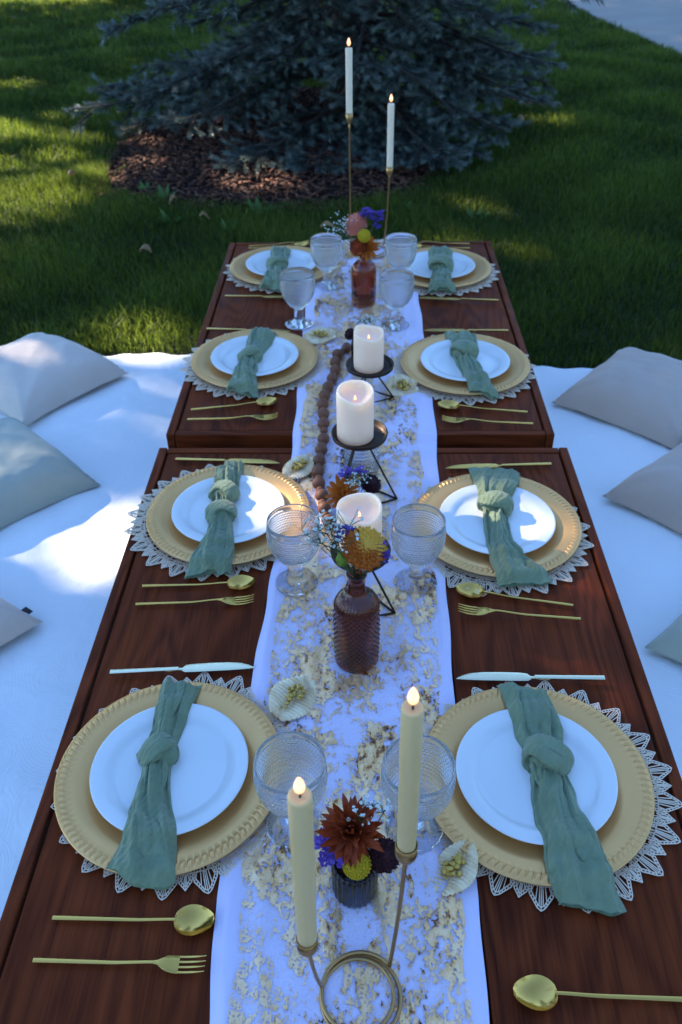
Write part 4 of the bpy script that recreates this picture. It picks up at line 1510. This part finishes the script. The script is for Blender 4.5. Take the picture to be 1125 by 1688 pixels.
def stand(label, c, zd, R, feet_r, a0, zt):
    """round dish on a tripod of thin rods whose feet are joined by a triangle"""
    t = thing('pillar_stand', label, 'candle stand', (c[0], c[1], zt), 0, 'dark bronze pillar candle stands')
    h = zd - zt
    d = MB()
    d.lathe([(0, h - .0025), (R * .9, h - .0025), (R, h + .001), (R * 1.03, h + .0095), (R * 1.0, h + .0105), (R * .97, h + .0095), (R * .94, h + .0018), (R * .80, h), (0, h)], 48)
    d.build('dish', M['bronze'], t)
    fr = .0021
    feet = [Vector((feet_r * math.cos(a0 + k * 2 * PI / 3), feet_r * math.sin(a0 + k * 2 * PI / 3), fr)) for k in range(3)]
    for k in range(3):
        l = MB()
        top = Vector((feet[k].x * .12, feet[k].y * .12, h - .003))
        l.tube([top, feet[k]], fr, 8)
        l.build('leg', M['bronze'], t)
        b = MB()
        b.tube([feet[k], feet[(k + 1) % 3]], fr * .97, 8)
        b.build('base_rod', M['bronze'], t)
    return t


rz_ = .0062
stand('low bronze dish stand nearest, behind the amber bottle', (.0005, 1.082), .130, .050, .064, -.30, rz_)
pillar('glowing white pillar candle nearest, behind the bronze mum bouquet', (-.0015, 1.082, .130), .0375, .104, 3, 4.9, .010)
stand('tallest bronze dish stand in the middle of the runner', (-.0015, 1.405), .158, .0545, .078, -.10, rz_)
pillar('white pillar candle with notched rim on the middle stand', (-.0100, 1.405, .158), .0362, .106, 8, -1.45, .016)
stand('bronze dish stand farthest, next to the bead garland end', (.0225, 1.790), .103, .0560, .058, -.06, T2 + rz_)
pillar('white pillar candle farthest, on the dish beyond the others', (.0195, 1.792, .103), .0355, .094, 6, -1.1, .012)

# ------------------------------------------------------------------ beads
BP = [(-.030, 2.035), (-.045, 2.012), (-.0595, 1.9865), (-.0645, 1.9304), (-.0663, 1.8765), (-.0772, 1.8307), (-.0859, 1.7778), (-.0886, 1.7296), (-.0869, 1.6806), (-.0827, 1.6411), (-.0837, 1.6193), (-.0861, 1.5697), (-.091, 1.522), (-.0905, 1.4762), (-.0876, 1.4365), (-.0809, 1.3939), (-.0729, 1.3429), (-.060, 1.300)]
t = thing('bead_garland', 'dark wooden bead garland of alternating large and small beads along the runner', 'bead garland', (-.08, 1.7, T2))
dense = [lerp_path(BP, k / 600) for k in range(601)]
cum = [0]
for a_, b_ in zip(dense, dense[1:]): cum.append(cum[-1] + math.hypot(a_[0] - b_[0], a_[1] - b_[1]))
def bead_mesh(r):
    m = MB(); m.lathe([(0 if i in (0, 10) else r * math.sin(PI * i / 10), -r * math.cos(PI * i / 10)) for i in range(11)], 18); return m.mesh('bead', M['bead'])
BBIG, BSM = bead_mesh(.0140), bead_mesh(.0088)
pos = .012; k = 0; cpts = []
while pos < cum[-1]:
    i = next(j for j, c_ in enumerate(cum) if c_ >= pos)
    x, y = dense[i]
    r = .0140 if k % 2 == 0 else .0088
    z = top_z(y) + .0065 + (r if k % 2 == 0 else .0112)
    link('bead', BBIG if k % 2 == 0 else BSM, t, (x + .08 + rnd.uniform(-.0015, .0015), y - 1.7, z - T2)).rotation_euler = (rnd.uniform(0, 3), rnd.uniform(0, 3), 0)
    cpts.append((x + .08, y - 1.7, top_z(y) + .0065 + .0125 - T2))
    pos += (.0140 + .0088) * .94
    k += 1
m = MB(); m.tube(cpts, .0015, 6); m.build('string', M['cord'], t)

# ------------------------------------------------------------------ vases and flowers
def vase_amber(label, loc):
    m = MB()
    rows, dm = 22, 26
    prof = [(0, 0), (.031, 0), (.0355, .003)]
    n0 = len(prof)
    nb = rows * 4
    for i in range(nb + 1): prof.append((.0362 + .0009 * math.sin(i / nb * PI), .005 + .118 * i / nb))
    prof += [(.0362, .127), (.0352, .132), (.031, .1405), (.0225, .1485), (.0160, .1535), (.0138, .159), (.0134, .175), (.0138, .187), (.0160, .1905), (.0160, .1935), (.0140, .1945), (.0112, .1935)]
    prof += [(.0108, .185), (.0108, .160), (.013, .153), (.028, .139), (.0322, .130), (.0325, .100), (.0325, .012), (.030, .006), (0, .005)]
    def fn(i, a, r, z):
        j = i - n0
        if 0 < j < nb:
            u = a / (2 * PI) * dm; v = j / 4.0
            p1 = abs(((u + v * .5) % 1) - .5) * 2; p2 = abs(((u - v * .5) % 1) - .5) * 2
            r += .0020 * min(p1, p2) - .0006
        elif j >= nb and z > .126 and z < .15 and r > .02 and i < n0 + nb + 5:
            r += .0009 * math.cos(a * 36)
        return r, z
    m.lathe(prof, dm * 8, fn)
    o = m.build('glass_bottle', M['amber'], None, True, loc)
    return tag(o, label, 'vase', 'flower vases on the runner')


def vase_far(label, loc):
    m = MB()
    prof = [(0, 0), (.031, 0), (.0345, .004), (.0352, .02), (.0352, .06), (.0352, .100), (.0345, .112), (.030, .121), (.022, .129), (.0155, .134), (.0135, .141), (.0135, .155), (.0155, .159), (.0150, .1615), (.0115, .1605), (.0105, .150), (.012, .135), (.026, .119), (.031, .108), (.0315, .06), (.0315, .010), (0, .006)]
    def fn(i, a, r, z):
        if 2 <= i <= 7: r += .0014 * abs(math.cos(a * 5)) - .0007
        return r, z
    m.lathe(prof, 80, fn)
    return tag(m.build('glass_bottle', M['amber2'], None, True, loc), label, 'vase', 'flower vases on the runner')


def vase_ribbed_mesh():
    m = MB()
    prof = [(0, 0), (.0245, 0), (.0278, .003), (.0285, .010), (.0288, .030), (.0288, .055), (.0282, .062), (.0266, .0650), (.0250, .0640), (.0246, .055), (.0246, .010), (.022, .006), (0, .006)]
    def fn(i, a, r, z):
        if 2 <= i <= 6: r += .0011 * math.cos(a * 24)
        return r, z
    m.lathe(prof, 192, fn)
    return m.mesh('ribbed_vase', M['smoke'])
RIB = vase_ribbed_mesh()


def petal_mesh(L, w, cup, tipcurl, name, mat, pointed=.7, fold=.0):
    m = MB()
    def fn(u, v):
        k = (u - .5) * 2
        ww = w / 2 * (math.sin(PI * min(1, .12 + v * .88)) ** pointed)
        x = L * v
        z = cup * L * v * v * .8 + tipcurl * L * v ** 4 + fold * abs(k) * ww
        return (x, k * ww, z)
    m.grid(fn, 3, 5)
    return m.mesh(name, mat)


def orient(o, d, up=Vector((0, 0, 1)), roll=0):
    q = Vector(d).normalized().to_track_quat('Z', 'Y')
    o.rotation_euler = q.to_euler()


def stem_to(t, base_local, r=.0013):
    m = MB()
    b = Vector(base_local)
    m.tube([(0, 0, -.001), tuple(b * .35 + Vector((0, 0, -.004))), tuple(b)], r, 6)
    m.build('stem', M['stem'], t)


def flower_root(name, label, cat, head, foot, group='cut flowers in the vases'):
    t = thing(name, label, cat, head, 0, group)
    stem_to(t, Vector(foot) - Vector(head))
    return t


def dahlia(label, head, foot, facing, R, mat, layers, seed, name='dahlia_flower', w=.34, loose=.0):
    """every petal its own part"""
    t = flower_root(name, label, 'flower', head, foot)
    r = random.Random(seed)
    q = Vector(facing).normalized().to_track_quat('Z', 'Y')
    ctr = MB(); ctr.blob((0, 0, 0), R * .16, 10, 6, (1, 1, .7), seed, .2)
    c = ctr.build('flower_centre', mat, t); c.rotation_euler = q.to_euler()
    pm = [petal_mesh(1, w, .25, .12, 'petal', mat, .62, .35), petal_mesh(1, w * .9, .1, -.25, 'petal', mat, .55, .5), petal_mesh(1, w * 1.1, .4, .2, 'petal', mat, .7, .3)]
    for (n, el, rad, off) in layers:
        for k in range(n):
            a = 2 * PI * (k + off) / n + r.uniform(-.12, .12)
            e = el + r.uniform(-.14, .14) - loose * r.random()
            L = R * rad * r.uniform(.85, 1.1)
            o = link('petal', pm[r.randrange(3)], t)
            loc = Matrix.Rotation(a, 3, 'Z') @ Matrix.Rotation(-e, 3, 'Y')
            M3 = q.to_matrix() @ loc @ Matrix.Rotation(r.uniform(-.3, .3), 3, 'X')
            o.rotation_euler = M3.to_euler()
            o.location = q @ Vector((R * .07 * math.cos(a), R * .07 * math.sin(a), R * .05 * math.sin(e)))
            o.scale = (L, L, L)
    return t


def mum(label, head, foot, facing, R, mats, seed, dome=.75, name='chrysanthemum'):
    """dense dome of narrow incurved petals; too many to pick apart singly"""
    t = flower_root(name, label, 'flower', head, foot)
    r = random.Random(seed)
    q = Vector(facing).normalized().to_track_quat('Z', 'Y')
    m = MB()
    for k in range(210):
        f = (k + .5) / 210
        ph = math.acos(1 - f * 1.25)
        a = k * 2.39996
        d = Vector((math.sin(ph) * math.cos(a), math.sin(ph) * math.sin(a), math.cos(ph) * dome))
        n = d.normalized()
        tan = Vector((math.cos(ph) * math.cos(a), math.cos(ph) * math.sin(a), -math.sin(ph)))
        sd = n.cross(tan).normalized()
        c = q @ (d * R * .62)
        L = R * .52 * r.uniform(.75, 1.2)
        w = R * .075
        n, tan, sd = q @ n, q @ tan, q @ sd
        m.mi = 0 if len(mats) == 1 or (d.x * .75 + d.y * .2 + d.z * .8) > .55 + r.uniform(-.15, .15) else 1
        b, mdl, tip = c, c + n * L * .55 + tan * L * .35, c + n * L * .82 + tan * L * .25
        m.add([b - sd * w * .6, b + sd * w * .6, mdl + sd * w, mdl - sd * w, tip], [(0, 1, 2, 3), (3, 2, 4)])
    o0 = len(m.v)
    m.mi = 0
    m.blob((0, 0, 0), R * .62, 12, 8)
    o = m.build('petals', mats, t, False)
    o['kind'] = 'stuff'
    return t


def statice(label, head, foot, pts, seed, mat='f_purple', s=.0052):
    t = flower_root('statice_sprig', label, 'flower', head, foot)
    r = random.Random(seed)
    m = MB()
    for p_ in pts:
        c = Vector(p_)
        st = MB()
        for k in range(9):
            d = Vector((r.gauss(0, 1), r.gauss(0, 1), r.gauss(.3, 1))) * s * .9
            b = c + d
            for j in range(5):
                a = j * 2 * PI / 5 + r.random()
                e1 = Vector((math.cos(a), math.sin(a), .7 + r.uniform(-.3, .3))) * s
                sd = Vector((-math.sin(a), math.cos(a), 0)) * s * .42
                m.add([b, b + e1 * .7 + sd, b + e1, b + e1 * .7 - sd], [(0, 1, 2, 3)])
    o = m.build('florets', M[mat], t, False); o['kind'] = 'stuff'
    w = MB()
    for p_ in pts: w.tube([(0, 0, -.012), Vector(p_) * .6 + Vector((0, 0, -.004)), p_], .0008, 4)
    w.build('twigs', M['stem'], t)
    return t


def button(label, head, foot, R, seed):
    t = flower_root('button_flower', label, 'flower', head, foot)
    m = MB()
    m.blob((0, 0, 0), R * .93, 14, 10)
    for k in range(170):
        f = (k + .5) / 170
        ph = math.acos(1 - 2 * f); a = k * 2.39996
        d = Vector((math.sin(ph) * math.cos(a), math.sin(ph) * math.sin(a), math.cos(ph)))
        m.blob(d * R * .93, R * .105, 5, 3)
    m.build('bloom', M['f_yellow'], t)
    return t


def breath(label, head, foot, spread, n, seed, s=.0030, lean=(0, 0, 1)):
    """baby's breath: a mist of small white blooms on hair-thin branching stems"""
    t = thing('babys_breath', label, 'flower', head, 0, 'cut flowers in the vases')
    r = random.Random(seed)
    b = Vector(foot) - Vector(head)
    w, m = MB(), MB()
    hubs = []
    for k in range(max(3, n // 8)):
        d = Vector((r.gauss(0, .6), r.gauss(0, .6), r.uniform(-.3, .5)))
        h = Vector((d.x * spread[0], d.y * spread[1], d.z * spread[2])) * .7
        w.tube([b, b.lerp(h, .5) + Vector((r.uniform(-.003, .003), 0, 0)), h], .0006, 4, False)
        hubs.append(h)
    for k in range(n):
        h = r.choice(hubs)
        e = h + Vector((r.gauss(0, .35) * spread[0], r.gauss(0, .35) * spread[1], abs(r.gauss(0, .4)) * spread[2]))
        w.tube([h, h.lerp(e, .6) + Vector((0, 0, .001)), e], .00042, 3, False)
        rs = s * r.uniform(.55, 1.15)
        for j in range(6):
            a = j * PI / 3 + r.random(); el = r.uniform(.0, 1.1)
            d = Vector((math.cos(a) * math.cos(el), math.sin(a) * math.cos(el), math.sin(el))) * rs
            sd = Vector((-math.sin(a), math.cos(a), .2)) * rs * .5
            m.add([e, e + d * .65 + sd, e + d, e + d * .65 - sd], [(0, 1, 2, 3)])
        m.blob(e, rs * .5, 5, 3)
    w.build('stems', M['stem'], t)
    o = m.build('blooms', M['f_white'], t, False); o['kind'] = 'stuff'
    return t


def leaf_stem(label, head, foot, n, s, seed):
    t = flower_root('green_bud', label, 'flower bud', head, foot)
    m = MB()
    m.blob((0, 0, 0), s, 10, 8, (1, 1, 1.25), seed, .08)
    for k in range(5):
        a = k * 2 * PI / 5
        m.grid(lambda u, v: (math.cos(a) * s * (1.05 + .05 * v) * math.sin(.4 + v * 1.3) + (u - .5) * s * .5 * (1 - v) * -math.sin(a), math.sin(a) * s * 1.08 * math.sin(.4 + v * 1.3) + (u - .5) * s * .5 * (1 - v) * math.cos(a), -s * 1.1 + v * s * 1.7), 2, 4)
    m.build('bud', M['f_green'], t)


# front bouquet in the small ribbed vase
V1 = (-.0065, .5600, .0062)
tag(link('ribbed_vase', RIB, None, V1), 'small dark ribbed glass vase between the near tapers', 'vase', 'flower vases on the runner')
ft = (V1[0], V1[1], .055)
dahlia('rust red dahlia with loose petals above the small ribbed vase', (-.010, .560, .142), ft, (-.05, -.45, .9), .0395, M['f_red'], [(17, .02, 1.0, 0), (17, .28, 1.0, .5), (15, .55, .95, .2), (13, .82, .82, .6), (10, 1.08, .64, .1), (6, 1.32, .45, .3)], 3, 'dahlia_flower', .25)
button('yellow button flower at the front of the small ribbed vase', (-.0035, .543, .098), ft, .0185, 4)
statice('violet statice sprig left of the rust dahlia', (-.038, .555, .112), ft, [(-.006, 0, .012), (.004, -.006, .006), (-.004, -.008, -.006), (.006, -.004, -.012), (-.010, .004, .002), (.010, -.010, -.004), (-.002, .006, .018)], 5)
mum('dark burgundy scabiosa right of the yellow button', (.030, .553, .100), ft, (.4, -.5, .8), .0205, [M['f_burg']], 6, .6, 'burgundy_flower')
breath("baby's breath spray right of the rust dahlia", (.018, .575, .160), ft, (.024, .018, .026), 46, 7, .0032)

# amber bottle bouquet
V2 = (-.0055, .9570, .0064)
vase_amber('amber glass bottle with diamond relief in the middle of the near table', V2)
ft = (-.005, .957, .188)
mum('bronze orange chrysanthemum with yellow crown in the amber bottle', (.0055, .952, .254), ft, (.28, -.35, .85), .0335, [M['f_mum_in'], M['f_orange']], 16, .8)
statice('violet statice right of the bronze chrysanthemum', (.030, .950, .238), ft, [(0, 0, .004), (.006, 0, .010), (-.004, -.004, -.002), (.008, -.004, 0), (.002, .004, .014)], 17, s=.0045)
statice('violet statice left behind the bronze chrysanthemum', (-.022, .968, .268), ft, [(0, 0, .004), (-.008, 0, -.004), (-.012, 0, -.012), (.004, .002, .006)], 18, s=.0042)
leaf_stem('round green bud at the amber bottle neck', (-.0265, .948, .235), ft, 3, .0098, 5)
breath("large baby's breath spray left of the bronze chrysanthemum", (-.042, .965, .262), ft, (.042, .026, .052), 120, 19, .0034)
leaf = MB()

# small bouquet hidden behind the nearest pillar
V3 = (-.012, 1.285, .0062)
tag(link('ribbed_vase', RIB, None, V3, .4), 'small dark ribbed vase behind the nearest pillar candle', 'vase', 'flower vases on the runner')
ft = (V3[0], V3[1], .055)
dahlia('orange dahlia behind the nearest pillar candle', (-.033, 1.290, .098), ft, (-.3, -.55, .7), .038, M['f_orange'], [(14, .1, 1.0, 0), (13, .45, .9, .5), (9, .9, .7, .2)], 23, 'orange_flower', .28)
mum('small burgundy scabiosa beside the orange dahlia', (.020, 1.300, .118), ft, (.4, -.2, .9), .021, [M['f_burg']], 24, .6, 'burgundy_flower')
button('yellow button flower peeking over the nearest pillar', (.013, 1.285, .094), ft, .0145, 25)
statice('violet statice standing over the orange dahlia', (-.018, 1.318, .125), ft, [(-.010, 0, .002), (-.004, .003, .006), (-.016, 0, .0), (.018, .004, .004), (.024, .002, .0), (.012, 0, .008)], 26, s=.0048)
breath("baby's breath among the orange dahlia", (-.012, 1.300, .122), ft, (.030, .020, .022), 44, 27, .0030)

# posy behind the farthest pillar
V4 = (.006, 1.965, T2 + .0062)
tag(link('ribbed_vase', RIB, None, V4, .9), 'small dark ribbed vase behind the farthest pillar candle', 'vase', 'flower vases on the runner')
ft = (V4[0], V4[1], .070)
breath("low baby's breath posy behind the farthest pillar candle", (.008, 1.960, .135), ft, (.036, .020, .018), 64, 31, .0036)
mum('burgundy scabiosa left behind the farthest pillar candle', (-.026, 1.955, .108), ft, (-.5, -.5, .6), .0155, [M['f_burg']], 32, .6, 'burgundy_flower')

# far bouquet
V5 = (.0095, 2.3300, T2 + .0062)
vase_far('tall amber glass bottle with flat facets at the far end', V5)
ft = (.0095, 2.33, T2 + .155)
mum('peach chrysanthemum in the far bouquet, left', (-.014, 2.335, .252), ft, (-.4, -.4, .8), .033, [M['f_peach']], 41, .8)
button('yellow button flower at the centre of the far bouquet', (.0100, 2.300, .234), ft, .0185, 42)
statice('violet statice in the far bouquet, top right', (.040, 2.335, .268), ft, [(-.016, 0, .012), (-.026, 0, .016), (-.008, 0, .006), (.004, 0, .008), (.010, -.004, .0), (.016, 0, .012), (.004, -.006, -.014), (.008, -.006, -.022), (-.034, 0, .012)], 43, s=.0062)
dahlia('orange dahlia below the yellow button in the far bouquet', (.016, 2.318, .192), ft, (.2, -.75, .35), .036, M['f_orange'], [(14, .1, 1.0, 0), (13, .45, .9, .5), (9, .9, .7, .2)], 44, 'orange_flower', .28)
mum('rust chrysanthemum at the neck of the far bottle', (-.006, 2.312, .198), ft, (-.2, -.7, .4), .024, [M['f_red']], 45, .7)
breath("baby's breath spray left of the far bouquet", (-.050, 2.335, .236), ft, (.042, .026, .044), 90, 46, .0038)

# clear hobnail tumbler under the middle dish
m = MB()
prof = [(0, 0), (.0345, 0), (.0365, .002)]
nb = 40
for i in range(nb + 1): prof.append((.0368, .004 + .088 * i / nb))
prof += [(.0368, .095), (.0360, .097), (.0345, .096), (.0343, .05), (.0340, .010), (.030, .007), (0, .007)]
def tf(i, a, r, z):
    j = i - 3
    if 0 < j < nb:
        row = j / 4; k = int(row); fr = row - k - .5; fa = (a / (2 * PI) * 36 + (.5 if k % 2 else 0)) % 1 - .5
        q = fr * fr * 4.4 + fa * fa * 4.4
        if q < 1: r += .0017 * math.sqrt(1 - q)
    return r, z
m.lathe(prof, 180, tf)
tag(m.build('tumbler', M['glass'], None, True, (.004, 1.5080, .0062)), 'clear hobnail glass tumbler under the middle bronze dish', 'tumbler')


# ------------------------------------------------------------------ dried palm fans
def fan(label, loc, rz, s, tilt, seed, open_=1.0):
    t = thing('palm_fan', label, 'dried decoration', loc, rz, 'cream dried palm fans by the plates')
    t.rotation_euler = (tilt[0], tilt[1], rz)
    r = random.Random(seed)
    for sg in (1, -1):
        m = MB()
        def fn(u, v, off=0):
            # v along the midrib, u outwards; pleats run outwards
            x = (v - .5) * s * 1.25
            wv = s * .58 * open_ * math.sin(PI * (.06 + .90 * v)) ** .75 * (1.0 if sg > 0 else .92)
            pl = .0017 * math.sin(v * 2 * PI * 15 + seed) * min(1, u * 4)
            y = sg * wv * u
            z = .002 + .010 * math.sin(u * 2.0) * (1 + .25 * sg) - .004 * u * u + pl + .003 * math.sin(v * 5 + seed) * u - off
            x += .12 * s * u * (v - .3)
            return (x, y, z)
        m.grid(lambda u, v: fn(u, v), 10, 70)
        m.grid(lambda u, v: fn(1 - u, v, .0009), 10, 70)
        m.build('leaf_half', M['fan'], t)
    b = MB()
    for k in range(26):
        a, d = r.uniform(0, 6.28), r.uniform(0, 1) ** .7 * s * .23
        b.blob((d * math.cos(a) * 1.3 + s * .05, d * math.sin(a) * .9, .013 + r.uniform(-.003, .004)), r.uniform(.0026, .0050), 7, 5)
    for k in range(8):
        d = s * (.25 + .3 * k / 8)
        b.blob((-d + s * .1, r.uniform(-.004, .004), .011), r.uniform(.0014, .0026), 6, 4)
    b.build('berry_cluster', M['gold_berry'], t)
    return t


fan('cream pleated palm fan with gilded berries by the front left charger', (-.106, .866, .0085), .95, .066, (.10, -.10), 1)
fan('folded cream palm fan with gold bloom under the front right charger rim', (.126, .586, .0085), -2.15, .060, (.10, .12), 2, .85)
fan('pale palm fan with white edge by the second left charger', (-.134, 1.500, .0085), .9, .060, (-.1, -.10), 3)
fan('cream palm fan lying above the third left charger', (-.112, 2.106, T2 + .0085), .15, .066, (.1, 0), 4)
fan('rounded cream palm fan with gilded berries by the third right charger', (.100, 1.828, T2 + .0090), .35, .064, (.35, .1), 5)


# ------------------------------------------------------------------ pillows
def pillow(label, c, rz, size, th, mat, seed, tilt=(0, 0), z=None, with_tag=None):
    t = thing('throw_pillow', label, 'pillow', (c[0], c[1], (GZ + .036) if z is None else z), 0, 'linen throw pillows on the blanket')
    t.rotation_euler = (tilt[0], tilt[1], rz)
    m = MB()
    n1, n2, n3 = smoothnoise(seed, 6, 14), smoothnoise(seed + 1, 6, 40), smoothnoise(seed + 2, 5, 22)
    h = size / 2
    def P(u, v, top):
        a, b = u * 2 - 1, v * 2 - 1
        # sides pull in, corners stay pointed
        pin = .085
        x = h * a * (1 - pin * (1 - b * b) * abs(a) ** 3)
        y = h * b * (1 - pin * (1 - a * a) * abs(b) ** 3)
        e = max(0, (1 - a ** 4) * (1 - b ** 4)) ** .55 * max(0, 1 - .28 * (a * a + b * b))
        r = math.hypot(abs(a) - 1, abs(b) - 1)
        # wrinkles radiating from the corners and along the seams
        an = math.atan2(1 - abs(b), 1 - abs(a) + 1e-6)
        wr = .0105 * math.sin(an * 13 + seed + (a > 0) * 2 + (b > 0)) * math.exp(-r * 2.2) * e ** .5
        wr += .011 * n1(x, y) * e + .0042 * n2(x, y) * e + .014 * max(0, n3(x, y)) ** 2 * e
        if top: z_ = th * .52 + th * .56 * e + wr
        else: z_ = th * .52 - min(th * .5, th * .66 * e)
        z_ -= th * .40 * (max(abs(a), abs(b)) ** 6)          # seam hangs towards the ground
        if not top: z_ = max(0, z_) if e > .02 else z_
        return (x, y, z_)
    N_ = 44
    m.grid(lambda u, v: P(u, v, True), N_, N_)
    m.grid(lambda u, v: P(1 - u, v, False), N_, N_)
    m.build('cover', mat, t)
    s = MB()
    ring = []
    for k in range(160):
        q = k / 160 * 4
        i, f = int(q), q - int(q)
        u, v = [(f, 0), (1, f), (1 - f, 1), (0, 1 - f)][i]
        ring.append(P(u, v, True))
    s.tube(ring + [ring[0]], .0019, 5, False)
    s.build('seam', mat, t)
    if with_tag:
        g_ = MB()
        g_.box((0, 0, 0), (.016, .026, .0012))
        k_ = g_.build('tag', M['tag'], t, False, with_tag)
    return t


pillow('beige throw pillow farthest on the left, sunlit along its top', (-1.08, 2.475), math.radians(54), .42, .112, M['pillow_beige'], 1)
pillow('sage throw pillow in the middle on the left', (-1.039, 1.895), math.radians(47), .43, .122, M['pillow_sage'], 2, (.06, .03))
pillow('beige throw pillow nearest on the left, with dark seam tag', (-1.023, 1.304), math.radians(54), .42, .110, M['pillow_beige'], 3, (0, 0), None, (.207, -.160, .020))
pillow('taupe throw pillow farthest on the right', (.902, 2.341), math.radians(-41), .42, .112, M['pillow_taupe'], 4)
pillow('taupe throw pillow in the middle on the right', (.952, 1.814), math.radians(-48), .42, .115, M['pillow_taupe'], 5)
pillow('sage throw pillow nearest on the right, cut by the frame', (.921, 1.300), math.radians(-41), .42, .110, M['pillow_sage'], 6)
